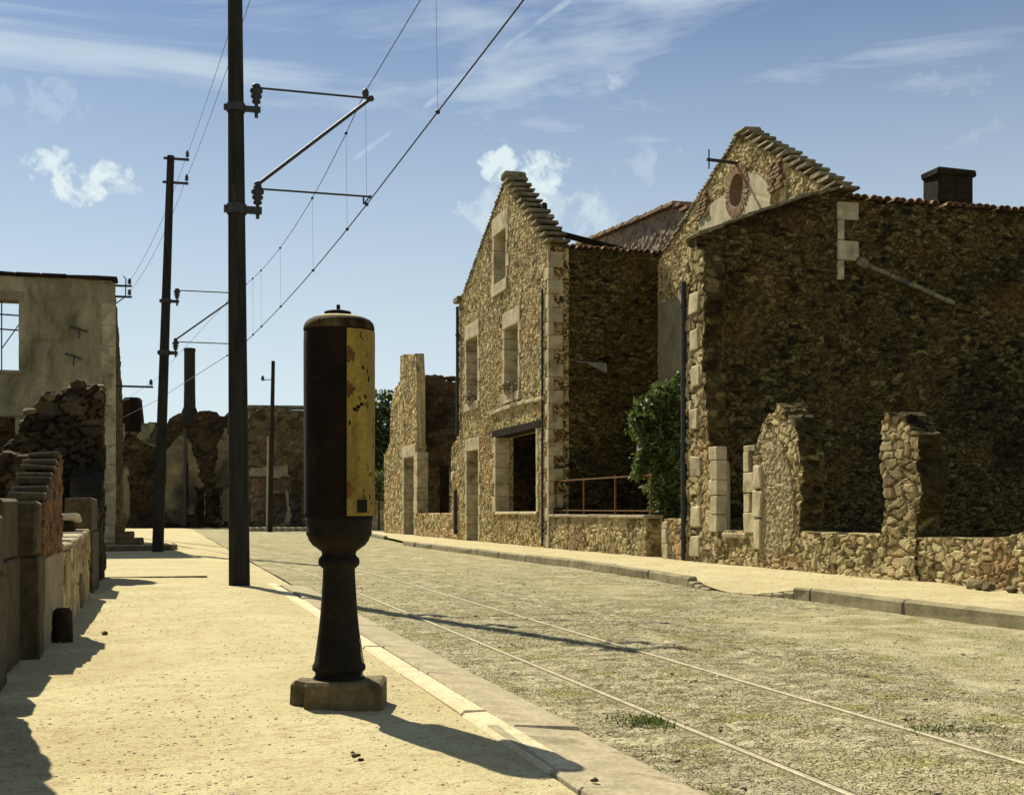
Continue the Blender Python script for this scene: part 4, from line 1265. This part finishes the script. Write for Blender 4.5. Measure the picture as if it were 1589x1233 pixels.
# brick stub with stepped worn courses
bs_ = thing('brick_stub', 'broken brick wall stub with six rounded stepped courses', 'wall', (LB, 9.2, 0))
wall('plinth', M['plaster_grey'], bs_, 'x', LB, 1, 8.42, 9.95, -.1, .6, .22, res=.04, sw=.9, sh=.6, amp=.012, seed=74)
wall('brick_face', M['brickst'], bs_, 'x', LB - .004, 1, 8.42, 9.95, .6, [(8.42, .96), (8.6, .98), (9.7, 1.28), (9.95, 1.3)], .2, res=.014, sw=.16, sh=.062, amp=.02, seed=75)
mb = MB()
for k in range(7):
    z = 1.0 + k * .053; a0 = 8.42 + k * .2
    mb.box((LB - .115 - .012 * random.random(), (a0 + 9.95) / 2, z), (.225, 9.95 - a0, .047), bev=.016, jit=.01)
mb.build('stepped_courses', M['darkpost'], bs_)
post('gate_post', 'upright square stone post in front of the brick stub', 8.0, 8.38, .97, .145, 'darkpost', bev=.018)
post('gate_post', 'rough stone post with cracked joint at the left frame edge, second from the camera', 7.2, 7.95, .98, .34, 'darkpost', b=LB - .1)
post('gate_post', 'round topped stone post at the left edge of the photo', 6.55, 6.95, .9, .3, 'darkpost', b=LB - .06, bev=.03)
wl = thing('rubble_heap_wall', 'dark broken wall behind the gate posts at far left', 'wall', (-1.9, 10.6, 0))
wall('wall_body', M['soot'], wl, 'y', 10.6, -1, -3.4, -1.02, -.1, [(-3.4, 1.3), (-2.4, 1.42), (-1.9, 1.36), (-1.3, 1.42), (-1.02, 1.3)], .5, res=.03, sw=.2, sh=.1, amp=.07, seed=76, ragt=.06, ragw=.12)
mb = MB()
mb.lathe((-.655, 9.0, -.03), [(.0, .27), (.045, .265), (.062, .24), (.066, .15), (.07, 0)], 14)
props(mb.build('guard_stone', M['soot'], loc=(-.655, 9.0, 0)), 'short dark guard stone at the foot of the low plinth', 'bollard')
# continuation of the boundary towards the camera (throws the shadow in the corner)
nw = thing('near_boundary_wall', 'broken boundary wall continuing towards the viewer past the left frame edge', 'wall', (LB - .1, 5, 0))
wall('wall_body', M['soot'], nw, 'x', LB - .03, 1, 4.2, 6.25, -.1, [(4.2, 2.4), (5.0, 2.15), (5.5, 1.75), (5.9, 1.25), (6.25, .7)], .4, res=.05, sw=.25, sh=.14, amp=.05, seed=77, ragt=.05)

# ------------------------------------------------------------------ ruins closing the street
def far_ruin(name, label, a, px0, px1, prof, mat, seed, holes=(), z0=-.15):
    t_ = thing(name, label, 'ruin', (ony((px0 + px1) / 2, 800, a)[0], a, 0))
    P = [ony(x, y, a) for x, y in prof]
    hs_ = []
    for x0, x1, yt, yb in holes:
        p, q = ony(x0, yt, a), ony(x1, yb, a); hs_.append((p[0], q[0], max(q[1], -.15), p[1]))
    wall('rubble_wall', M[mat], t_, 'y', a, -1, ony(px0, 700, a)[0], ony(px1, 700, a)[0], z0, P, .6, hs_, res=.14, sw=.5, sh=.26, amp=.09, seed=seed, ragt=.14, ragw=.6)
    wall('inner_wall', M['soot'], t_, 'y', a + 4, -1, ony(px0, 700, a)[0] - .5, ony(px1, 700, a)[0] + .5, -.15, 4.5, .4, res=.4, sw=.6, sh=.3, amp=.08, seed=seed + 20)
    return t_
a1 = 84
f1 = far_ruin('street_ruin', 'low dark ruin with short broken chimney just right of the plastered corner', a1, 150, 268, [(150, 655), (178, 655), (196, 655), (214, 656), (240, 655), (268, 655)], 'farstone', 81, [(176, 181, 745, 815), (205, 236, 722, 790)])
mb = MB(); p = ony(205, 655, a1); mb.lathe((p[0], a1 + .5, p[1] - .6), [(.78, 0), (.74, .8), (.62, 2.0), (.66, 2.05), (.5, 2.25), (.2, 2.2)], 7, .6, smooth=False); mb.build('chimney', M['rustdark'], f1)
def farpatch(root, pts, a, mat, name='plaster'):
    P = np.array(blobpoly([ony(x, y, a) for x, y in pts], 4, .12))
    s0, z0 = P.min(0); s1, z1 = P.max(0)
    def inside(cs, cz):
        r = np.zeros(cs.shape, bool)
        for i in range(len(P)):
            a_, b_ = P[i], P[(i + 1) % len(P)]
            r ^= ((a_[1] > cz) != (b_[1] > cz)) & (cs < (b_[0] - a_[0]) * (cz - a_[1]) / (b_[1] - a_[1] + 1e-9) + a_[0])
        return r
    wall(name, M[mat], root, 'y', a - .06, -1, s0, s1, z0, z1 + .02, .1, res=.1, sw=2, sh=1.5, amp=.03, seed=len(P) + int(s0 * 10) % 90, keep=inside)
farpatch(f1, [(184, 735), (196, 725), (203, 760), (200, 812), (182, 812)], a1, 'plaster')
farpatch(f1, [(180, 656), (192, 656), (196, 680), (180, 690)], a1, 'plaster_grey')
farpatch(f1, [(216, 657), (240, 657), (240, 668), (222, 690), (215, 680)], a1, 'plaster_grey')
wall('front_rubble', M['soot'], f1, 'y', a1 - 3, -1, ony(150, 700, a1 - 3)[0], ony(262, 700, a1 - 3)[0], -.15, [ony(150, 690, a1 - 3), ony(185, 690, a1 - 3), ony(200, 672, a1 - 3), ony(215, 685, a1 - 3), ony(262, 700, a1 - 3)], .6,
     [(ony(150, 700, a1 - 3)[0], ony(202, 700, a1 - 3)[0], -.2, ony(180, 715, a1 - 3)[1])], res=.14, sw=.5, sh=.26, amp=.1, seed=88, ragt=.2, ragw=.5)
a2 = 78
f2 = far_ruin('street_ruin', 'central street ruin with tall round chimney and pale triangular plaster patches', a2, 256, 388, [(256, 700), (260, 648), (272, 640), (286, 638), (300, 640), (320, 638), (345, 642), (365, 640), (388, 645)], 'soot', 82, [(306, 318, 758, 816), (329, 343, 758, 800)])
p = ony(294.5, 640, a2)
mb = MB(); mb.lathe((p[0], a2 + .4, p[1] - .6), [(.62, 0), (.55, .5), (.36, 1.0), (.34, 2.2), (.335, 4.4), (.36, 4.45), (.36, 4.6), (.26, 4.62), (.25, 4.0)], 14); mb.build('chimney', M['pole'], f2)
farpatch(f2, [(258, 700), (275, 680), (287, 664), (288, 812), (256, 812)], a2, 'soilplaster')
farpatch(f2, [(290, 680), (300, 700), (308, 730), (318, 756), (304, 758), (303, 795), (290, 800)], a2, 'soilplaster')
farpatch(f2, [(340, 680), (352, 665), (356, 700), (356, 810), (345, 812), (345, 757), (335, 755), (335, 720)], a2, 'soilplaster')
mb = MB(); p = ony(287.5, 665, a2); mb.tube([(p[0], a2 - .2, p[1]), (p[0], a2 - .2, .0)], .09, 8); mb.build('downpipe', M['iron'], f2)
a3 = 70
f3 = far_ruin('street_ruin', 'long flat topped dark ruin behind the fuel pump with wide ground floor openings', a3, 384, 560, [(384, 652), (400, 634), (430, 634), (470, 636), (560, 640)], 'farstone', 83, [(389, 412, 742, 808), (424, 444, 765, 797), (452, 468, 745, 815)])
mb = MB(); p, q = ony(384, 632, a3 + 1.4), ony(560, 634, a3 + 1.4); mb.bar((p[0], a3 + 1.2, p[1]), (q[0], a3 + 1.2, q[1]), .9, .18); mb.build('roof_edge', M['slate'], f3)
wall('upper_wall', M['pinkstone'], f3, 'y', a3 + 1.3, -1, p[0], q[0], 0, p[1] - .1, .4, res=.2, sw=.5, sh=.3, amp=.08, seed=84)
farpatch(f3, [(388, 722), (446, 722), (446, 740), (388, 741)], a3, 'plaster_grey')
farpatch(f3, [(444, 760), (449, 760), (449, 812), (444, 812)], a3, 'plaster')
fw = thing('end_wall', 'low pale rubble wall at the far end of the right pavement', 'wall', (HB - 1, 62, 0))
wall('wall_body', M['facade'], fw, 'y', 60, -1, ony(560, 800, 60)[0], ony(612, 800, 60)[0], -.1, 1.4, .5, res=.12, sw=.4, sh=.2, amp=.05, seed=86, ragt=.06)
wall('upper_wall', M['dark'], fw, 'y', 62, -1, ony(560, 800, 62)[0], ony(612, 800, 62)[0], -.1, 2.6, .5, res=.15, sw=.4, sh=.2, amp=.05, seed=87, ragt=.1)
# kerb along the far right of the bend
mb = MB()
for k in range(9):
    p, q = atd(383 + k * 11, 818 + k * .8, 62), atd(383 + k * 11 + 10.8, 818 + k * .8 + .8, 61.5)
    mb.bar((p.x, p.y, .0), (q.x, q.y, .0), .3, .26, bev=.03)
props(mb.build('bend_kerb', M['greystone']), kind='structure')


def far_tree(label, blobs, n, size, seed, trunk):
    t_ = thing('tree', label, 'tree', trunk)
    mb = MB(); b = Vector(trunk); c = Vector(blobs[0][:3])
    mb.tube([b, b + Vector((.1, .1, 1.6)), c], [.22, .17, .06], 7)
    for q in blobs[1:]: mb.tube([b + Vector((.1, .1, 1.6)), (b + Vector(q[:3])) / 2 + Vector((0, 0, .9)), Vector(q[:3])], [.1, .07, .03], 5)
    mb.build('trunk', M['timber'], t_)
    leaves('crown', M['treeleaf'], t_, blobs, n, size, seed)
B = [(*atd(x, y, 66), r) for x, y, r in ((592, 660, 1.3), (588, 625, .75), (600, 690, 1.2), (582, 700, 1.1), (606, 640, .8), (575, 660, .9), (598, 725, 1.0), (612, 700, 1.0), (604, 612, .35))]
c = atd(592, 800, 66); far_tree('dark leafy tree behind the jagged pier at the end of the street', B, 2600, .2, 3, (c.x, c.y, -.1))
B = [(*atd(x, y, 58), r) for x, y, r in ((588, 742, .45), (594, 755, .4), (582, 752, .4))]
shb = thing('shrub', 'small pale green shrub below the dark street tree', 'shrub', (B[0][0], B[0][1], 0))
mb = MB(); mb.tube([(B[0][0], B[0][1], -.1), Vector(B[0][:3])], [.05, .03], 5); mb.build('stem', M['timber'], shb)
leaves('foliage', M['grassleaf'], shb, B, 500, .11, 4)

# ------------------------------------------------------------------ tramway poles and wires
def ring(mb, p, r, h):
    mb.tube([p - Vector((0, 0, h / 2)), p + Vector((0, 0, h / 2))], r, 16)


def tram_pole(label, base, top, r0, r1, zb, zt, reach, phone):
    """zb/zt: heights of the lower and upper brackets; reach: how far the arm carries the wire"""
    base, top = Vector(base), Vector(top)
    t_ = thing('tram_pole', label, 'pole', base, 'tramway poles carrying the overhead line')
    mb = MB(); n = 10
    mb.tube([base + Vector((0, 0, -.1))] + [base + (top - base) * (k / n) for k in range(n + 1)], [r0] + [r0 + (r1 - r0) * k / n for k in range(n + 1)], 20)
    mb.build('shaft', M['pole'], t_)
    at = lambda z: base + (top - base) * ((z - base.z) / (top.z - base.z))
    rad = lambda z: r0 + (r1 - r0) * (z - base.z) / (top.z - base.z)
    pin = []
    for z, s in ((zb, 1), (zt, .8)):
        p = at(z)
        mb = MB(); ring(mb, p, rad(z) + .018, .12 * s)
        e = p + Vector((rad(z) + .2, 0, 0))
        mb.bar(p - Vector((rad(z) + .05, 0, 0)), e, .07 * s, .085 * s)
        b_ = mb.build('bracket', M['iron'], t_)
        q = e - Vector((.05, 0, -.0))
        m2 = MB(); m2.tube([q - Vector((0, 0, .1)), q + Vector((0, 0, .12))], .022, 8)
        m2.lathe(q + Vector((0, 0, .07)), [(.02, 0), (.05, .01), (.055, .04), (.035, .055), (.065, .075), (.07, .105), (.04, .12), (.075, .14), (.08, .175), (.05, .19), (.055, .215), (.045, .24), (0, .245)], 12)
        m2.build('insulator', M['iron'], b_)
        pin.append(q + Vector((0, 0, .27)))
    tip = pin[1] + Vector((reach, 0, .0))
    low = pin[0] + Vector((reach - .03, 0, 0))
    for nm, a_, b_, r in (('tie_rod', pin[1], tip, .014), ('strut', pin[0] + Vector((0, 0, .05)), tip, .022), ('steady_arm', pin[0], low, .013)):
        mb = MB(); mb.tube([a_, b_], r, 8); mb.ball(a_, r * 2.2, 4); mb.ball(b_, r * 1.9, 4); mb.build(nm, M['iron'], t_)
    mb = MB(); mb.ball(tip + Vector((-.07, 0, .06)), .045, 5, 0, (1, 1, 1.4)); mb.build('wire_clamp', M['iron'], t_); mb = MB(); mb.bar(low + Vector((-.08, 0, 0)), low + Vector((-.08, 0, -.1)), .02); mb.bar(low + Vector((-.08, 0, -.1)), low, .018)
    mb.build('wire_clamp', M['iron'], t_)
    for z in phone:
        p = at(z); mb = MB(); mb.bar(p - Vector((rad(z) + .08, 0, 0)), p + Vector((rad(z) + .34, 0, 0)), .05, .055); b_ = mb.build('crossarm', M['iron'], t_)
        m2 = MB(); insul(m2, p + Vector((rad(z) + .3, 0, .02)), .2, .045); m2.build('insulator', M['iron'], b_)
    return tip, low, [at(z) + Vector((rad(z) + .3, 0, .14)) for z in phone]


bN = atd(371.5, 908, 15.0); bN.z = 0
dN = U1 * bN.y + V1 * bN.x
tN = bN + Vector((-.06, 0, 8.3))
zbN, ztN = atd(384, 325, 15.0).z, atd(384, 168, 15.0).z
wt = atd(596, 155, 15.0)
tip1, low1, ph1 = tram_pole('tall dark tarred tram pole nearest the fuel pump with triangular wire bracket', (bN.x, bN.y, 0), tN, .128, .082, zbN, ztN, 1.42, (8.15, 7.7))
DF = 29.2
bF = atd(245, 842, DF); tF = atd(265, 242, DF)
tip2, low2, ph2 = tram_pole('slimmer tram pole farther off on the corner kerb, leaning, with two top crossarms', (bF.x, bF.y, .055), tF, .135, .085, atd(258, 547, DF).z, atd(258, 467, DF).z, 1.5, (atd(262, 246, DF).z, atd(262, 283, DF).z))

def sag(p, q, s, n=10):
    return [p.lerp(q, k / n) - Vector((0, 0, s * 4 * (k / n) * (1 - k / n))) for k in range(n + 1)]
cz = low1.z - .1
fore = Vector((low1.x + .02, -16, cz + .05)); mid1 = Vector((low1.x - .0, low1.y, cz)); mid2 = Vector((low2.x, low2.y, low2.z - .1)); end2 = atd(60, 700, 70)
P_c = []
for a in (-14, -4, 4, 9, low1.y): P_c.append(Vector((2.66 - .06 * sstep(4, low1.y, np.array(a)), a, cz)))
P_c[-1].x = low1.x - .04
for k in range(1, 9):
    f = k / 8; a = low1.y + (low2.y - low1.y) * f
    x = P_c[4].x + (mid2.x - P_c[4].x) * (f * .45 + .55 * f * f)
    P_c.append(Vector((x, a, cz + (mid2.z - cz) * f)))
P_c.append(atd(245, 620, 52)); P_c.append(atd(150, 668, 75))
mb = MB(); mb.tube(P_c, .0085, 6); cw = props(mb.build('contact_wire', M['wire'], loc=P_c[0]), 'lower heavy overhead tram contact wire running up the street', 'wire')
ms = thing('catenary_wire', 'upper thin overhead wire with clips and vertical droppers to the contact wire', 'wire', tuple(tip1))
top1 = tip1 + Vector((-.07, 0, .08)); top2 = tip2 + Vector((-.07, 0, .08))
pts = [Vector((2.72, -14, top1.z)), Vector((2.66, -4, top1.z - .16)), Vector((2.62, 4, top1.z - .2)), Vector((2.58, 10.5, top1.z - .12)), top1]
m_ = []
for k in range(1, 10):
    f = k / 9; a = top1.y + (top2.y - top1.y) * f
    x = float(np.interp(a, [p.y for p in P_c], [p.x for p in P_c])) * (1 - 0) + 0
    x = x + (top1.x - P_c[4].x) * (1 - f) + (top2.x - mid2.x) * f
    m_.append(Vector((x, a, top1.z + (top2.z - top1.z) * f - .3 * 4 * f * (1 - f))))
pts += m_ + [atd(240, 590, 52), atd(150, 650, 75)]
mb = MB(); mb.tube(pts, .0055, 5); mb.build('wire', M['wire'], ms)
def along(P, a): return Vector([float(np.interp(a, [p.y for p in P], [getattr(p, c) for p in P])) for c in 'xyz'])
for a in [2.5, 7.3, 11.6, top1.y] + [float(onx(x, 400, 2.3)[0]) for x in (521, 480, 444, 416, 393)] + [26.5, 29, 32]:
    p, q = along(pts, a), along(P_c, a)
    mb = MB(); mb.tube([p, q], .0018, 4); mb.ball(p, .024, 4); mb.ball(q, .026, 4); mb.build('dropper', M['wire'], ms)
for k in range(2):
    mb = MB()
    e = Vector((tx1 + .38, AT + .17, ony(180, 441 + 17 * k, AT)[1] + .15))
    mb.tube(sag(ph1[k], ph2[k], .12), .0045, 5); mb.tube(sag(ph2[k], e, .25), .0045, 5)
    mb.tube(sag(ph1[k], ph1[k] + Vector((.2, -26, .1)), .3), .0045, 5)
    props(mb.build('telephone_wire', M['wire'], loc=ph1[k]), ('upper' if k == 0 else 'lower') + ' thin telephone wire strung from the far pole tip to the plastered ruin', 'wire', 'telephone wires')
# thin pole by the closing ruins
p = atd(424, 560, 60); b_ = atd(419, 815, 60)
tp_ = thing('slim_pole', 'thin distant pole standing before the flat topped ruin', 'pole', (b_.x, b_.y, 0))
mb = MB(); mb.tube([(b_.x, b_.y, -.1), tuple(p)], [.13, .09], 10); mb.build('shaft', M['pole'], tp_)
mb = MB(); z = p - Vector((0, 0, .9)); mb.bar(z, z + Vector((-.55, .1, -.05)), .035); insul(mb, z + Vector((-.5, .1, -.12)), .3, .09); mb.build('bracket', M['iron'], tp_)
mb = MB(); mb.tube([(b_.x - .16, b_.y - .1, .0), (b_.x - .1, b_.y - .1, 4.6)], .05, 6); mb.build('cable_duct', M['greystone'], tp_)

# ------------------------------------------------------------------ the old fuel pump
DP = 5.75
k_ = DP / F
pc = atd(526, 1076, DP); PX, PY = pc.x, pc.y
zz = lambda y: H + (794 - y) * k_
pump = thing('fuel_pump', 'old rusted cylindrical fuel pump with yellow side panel on a fluted pedestal', 'fuel pump', (PX, PY, 0))
R = 54 * k_
mb = MB()
prof = [(w * k_, zz(y)) for w, y in ((37, 1064), (40, 1058), (40, 1050), (36, 1046), (37, 1041), (41, 1038), (41, 1032), (38, 1026), (35, 1005), (31, 975), (28.5, 950), (26.5, 920), (25, 895), (24.5, 882),
        (28, 879), (31, 876), (32, 871), (31, 866), (28, 863), (26, 860), (27, 855), (34, 850), (41, 845), (46, 838), (49, 830))]
mb.lathe((PX, PY, 0), prof, 40); ped = mb.build('pedestal', M['cast'], pump)
mb = MB(); mb.lathe((PX, PY, 0), [(w * k_, zz(y)) for w, y in ((48, 831), (49.5, 830), (50, 825), (49, 821), (50, 816), (50.5, 808), (52, 803), (50, 801))], 48, .5); mb.build('collar', M['cast'], pump)
body = MB()
body.lathe((PX, PY, 0), [(w * k_, zz(y)) for w, y in ((50, 802), (52.5, 801), (53, 795), (53.5, 700), (54, 600), (54, 530), (53.6, 517), (53, 512))], 64, .35)
bo = body.build('body', M['rustdark'], pump)
mb = MB(); mb.lathe((PX, PY, 0), [(w * k_, zz(y)) for w, y in ((53, 514), (54.3, 513), (54.3, 509), (52.5, 503), (48, 498), (42, 495))], 64, .35)
M['mottle'] = m_noise('mottled rusted paint', (.03, .02, .008), (.085, .06, .022), 14, .85, bmp=.3, stain=(.012, .008, .004), spec=.1)
mb.build('shoulder', M['mottle'], pump)
mb = MB(); mb.lathe((PX, PY, 0), [(w * k_, zz(y)) for w, y in ((42, 495), (41, 494.5), (32, 491.5), (22, 490), (0, 489.5))], 64, .35)
M['domep'] = m_noise('faded cream paint', (.32, .275, .13), (.42, .37, .2), 7, .8, bmp=.2, stain=(.06, .036, .016), st_lo=.46, st_hi=.6, spec=.1)
mb.build('dome', M['domep'], pump)
mb = MB(); mb.lathe((PX - 2 * k_, PY, 0), [(w * k_, zz(y)) for w, y in ((17, 492), (20, 489), (21, 486), (20.5, 484), (14, 482.5), (0, 482))], 28); mb.tube([(PX - 1 * k_, PY, zz(483)), (PX - 1 * k_, PY, zz(473))], .009, 8)
mb.build('filler_cap', M['cast'], pump)
# yellow door panel wraps the right front quarter, slightly proud of the body
M['yellow'] = m_noise('old yellow enamel', (.165, .108, .010), (.265, .178, .02), 4, .62, bmp=.2, dist=.008, stain=(.12, .055, .012), st_lo=.53, st_hi=.7, stretch=(2.5, 2.5, .35), spec=.3)
view = math.atan2(-PY, -PX)                        # direction from pump to viewer
ang0 = view + math.asin(.2); ang1 = view + math.radians(80)
def panel(mb, y0, y1, a0, a1, r0, r1, n=26):
    vs = []
    for r_ in (r0, r1):
        for yy in (y0, y1):
            for j in range(n + 1):
                t = a0 + (a1 - a0) * j / n; c, s = math.cos(t), math.sin(t)
                q = (abs(c) ** 2.35 + abs(s) ** 2.35) ** (-1 / 2.35)
                vs.append((PX + r_ * q * c, PY + r_ * q * s, zz(yy)))
    m = n + 1; fs = []
    for j in range(n):
        o0, o1, i0, i1 = 2 * m + j, 3 * m + j, j, m + j
        fs += [(o0, o0 + 1, o1 + 1, o1), (i0, i1, i1 + 1, i0 + 1), (o1, o1 + 1, i1 + 1, i1), (o0, i0, i0 + 1, o0 + 1)]
    fs += [(0, 2 * m, 3 * m, m), (n, m + n, 3 * m + n, 2 * m + n)]
    mb.add(vs, fs)
mb = MB(); panel(mb, 800, 516, ang0, ang1, R * .97, R * 1.018)
rgn = random.Random(12)
nf = len(mb.f)
for k in range(44):                               # chipped spots where the enamel has gone
    y0 = rgn.uniform(525, 790); t = ang0 + rgn.uniform(.05, 1.4); w = rgn.uniform(.012, .04); h = rgn.uniform(2, 8)
    for q in range(3):
        oo = rgn.uniform(-.03, .03); oy = rgn.uniform(-4, 4)
        panel(mb, y0 + oy + h / 2, y0 + oy - h / 2, t + oo, t + oo + w, R * 1.0, R * 1.0195, 3)
for y0, t in ((638, .18), (634, .28), (630, .38)): panel(mb, y0 + 3, y0 - 2, ang0 + t, ang0 + t + .12, R, R * 1.0195, 3)
mb.mi[nf:] = [1] * (len(mb.f) - nf)
door = mb.build('door_panel', [M['yellow'], M['rustdark']], pump)
mb = MB(); panel(mb, 800, 516, ang0 - .02, ang0 + .012, R * .96, R * 1.026, 4); mb.build('door_edge', M['rustdark'], door)
for y0 in (555, 608, 760):
    mb = MB()
    for dy, w in ((-9, .05), (-5, .12), (0, .2), (5, .13), (10, .06)): panel(mb, y0 + dy + 3, y0 + dy - 3, ang0 + .02, ang0 + .05 + w, R * 1.0, R * 1.026, 4)
    mb.build('hinge_plate', M['rust'], door)
mb = MB(); panel(mb, 795, 775, ang0 + .3, ang0 + .62, R * 1.0, R * 1.026, 8); mb.build('maker_plate', M['cast'], door)
mb = MB()                                         # flaked pale streak low on the pedestal
for k in range(14):
    y0 = 990 + k * 5; wv = np.interp(y0, [990, 1030, 1046, 1060], [33, 38.5, 36.5, 40]) + .7
    t = view + math.radians(66) + .05 * math.sin(k)
    r_ = wv * k_
    a0_, a1_ = t, t + .3
    vs = []
    y1 = y0 + 5; wv1 = np.interp(y1, [990, 1030, 1046, 1060], [33, 38.5, 36.5, 40]) + .7
    for yy, rr in ((y0, wv * k_), (y1, wv1 * k_)):
        for j in range(5):
            tt_ = a0_ + (a1_ - a0_) * j / 4; vs.append((PX + rr * math.cos(tt_), PY + rr * math.sin(tt_), zz(yy)))
    mb.add(vs, [(5 + j, 6 + j, 1 + j, j) for j in range(4)])
mb.build('flaked_paint', M['greystone'], ped)
mb = MB()
wst = 128 * k_ * .95
Mz = Matrix.Rotation(-math.atan2(V1, V0) + .04, 3, 'Z')
mb.box((PX + .03, PY - .03, .03), (wst * .96, .30, .17), M=Mz, bev=.014, jit=.008)
o = mb.build('plinth', M['postst'], pump)
mb = MB(); mb.box((PX - .135, PY + .10, .03), (.13, .22, .15), M=Mz, bev=.02, jit=.01); mb.build('plinth_block', M['postst'], pump)

# ------------------------------------------------------------------ loose stuff on the ground
def pebbles(name, n, seed, region, rmin, rmax, zf, mat, pw=2.2):
    rg = np.random.default_rng(seed)
    V, Fc = [], []
    ico = [(-.52, 0, .85), (.52, 0, .85), (-.52, 0, -.85), (.52, 0, -.85), (0, .85, .52), (0, .85, -.52), (0, -.85, .52), (0, -.85, -.52), (.85, .52, 0), (-.85, .52, 0), (.85, -.52, 0), (-.85, -.52, 0)]
    fi = [(0, 1, 4), (0, 4, 9), (9, 4, 5), (4, 8, 5), (4, 1, 8), (8, 1, 10), (8, 10, 3), (5, 8, 3), (5, 3, 2), (2, 3, 7), (7, 3, 10), (7, 10, 6), (7, 6, 11), (11, 6, 0), (0, 6, 1), (6, 10, 1), (9, 11, 0), (9, 2, 11), (9, 5, 2), (7, 11, 2)]
    ico = np.array(ico)
    k = 0
    while k < n:
        a = region[2] + (region[3] - region[2]) * rg.random() ** pw
        b = rg.uniform(region[0], region[1])
        if rg.random() > .12 + 1.5 * float(vnoise(np.array([b * 1.7]), np.array([a * 1.3]), 55)[0]) ** 2.2: continue
        r = rmin + (rmax - rmin) * rg.random() ** 4
        c = np.array([b, a, float(zf(np.array([b]), np.array([a]))[0]) + r * .1])
        R_ = np.array(Matrix.Rotation(rg.random() * 6.28, 3, 'Z'))
        P = (ico * (1 + rg.uniform(-.25, .25, (12, 1))) * np.array([1, rg.uniform(.6, 1), rg.uniform(.25, .5)])) @ R_.T * r + c
        Fc += [tuple(q + len(V) for q in f) for f in fi]; V += P.tolist(); k += 1
    me = bpy.data.meshes.new(name); me.from_pydata(V, [], Fc)
    return props(link(name, me, mat), kind='stuff')


pebbles('pavement_gravel', 8000, 1, (-.7, KL - .02, 3.2, 15), .002, .010, left_z, M['pebble'])
pebbles('road_gravel', 6000, 2, (KS + .02, 6.6, 3.2, 20), .004, .022, lambda x, a: road_h(x, a)[0], M['pebble'], 1.9)
pebbles('kerbside_gravel', 500, 3, (6.9, 9.0, 8, 30), .005, .018, right_z, M['pebble'], 1.5)


def tufts(name, spots, seed, dz=0.0):
    rg = np.random.default_rng(seed); V = []; tone = []
    for b, a, rx, ry, n, h in spots:
        for _ in range(n):
            x = b + rg.normal() * rx * .5; y = a + rg.normal() * ry * .5
            hh = h * rg.uniform(.4, 1.2); t = rg.random() * 6.28; w = .004 + h * .05
            d = np.array([math.cos(t), math.sin(t), 0]); l = np.array([rg.normal() * .5, rg.normal() * .5, 0]) * hh
            p = np.array([x, y, ZR - .008 + dz])
            V += [p - d * w, p + d * w, p + l + d * w * .3 + (0, 0, hh), p + l - d * w * .3 + (0, 0, hh)]; tone.append(rg.random())
    me = bpy.data.meshes.new(name); me.from_pydata([tuple(v) for v in V], [], np.arange(len(V)).reshape(-1, 4).tolist())
    tn = np.array(tone).repeat(4); set_st(me, np.stack([tn, tn, tn, np.ones(len(tn))], 1))
    return props(link(name, me, M['grassleaf']), kind='stuff')


def gp_(x, y):
    d = (H - ZR) * F / (y - 794); X = (x - 794.5) / F * d
    return (V0 * X + V1 * d, U0 * X + U1 * d)
sp_ = []
for x, y, rx, ry, n, h in ((1000, 1120, .12, .16, 520, .026), (1480, 1131, .22, .14, 620, .024), (1440, 1085, .25, .15, 300, .014), (1230, 1150, .3, .12, 260, .012), (985, 996, .2, .22, 300, .012), (1042, 981, .22, .2, 300, .012), (1260, 1190, .3, .2, 220, .012),
                           (1420, 1100, .2, .15, 160, .012), (450, 878, .5, 1.2, 160, .012), (1080, 1010, .3, .3, 120, .01)):
    b, a = gp_(x, y); sp_.append((b, a, rx, ry, n, h))
for k in range(60):
    a = random.uniform(4, 14); sp_.append((KS + .05 + random.random() * .12, a, .08, .2, 14, .012))
for k in range(70):
    sp_.append((random.uniform(2, 6.4), random.uniform(3.8, 14), .2, .2, 14, .01))
tufts('road_grass', sp_, 9)
wd = [(HB - .06 - random.random() * .1, random.uniform(11.5, 28), .1, .25, 16, .05) for _ in range(34)]
tufts('wall_foot_grass', wd, 10, .05)
# a few stones one can pick out on the sand
for x, y, r in ((163, 985, .024), (552, 1176, .016), (560, 1182, .011), (922, 1214, .014), (548, 1170, .009)):
    d = H * F / (y - 794); X = (x - 794.5) / F * d; b, a = V0 * X + V1 * d, U0 * X + U1 * d
    mb = MB(); mb.rock((b, a, r * .45 + .004), r, (1.3, 1, .7))
    props(mb.build('loose_stone', M['darkpost'], loc=(b, a, 0)), 'small dark loose stone lying on the pale sand', 'stone', 'dark stones on the sand')
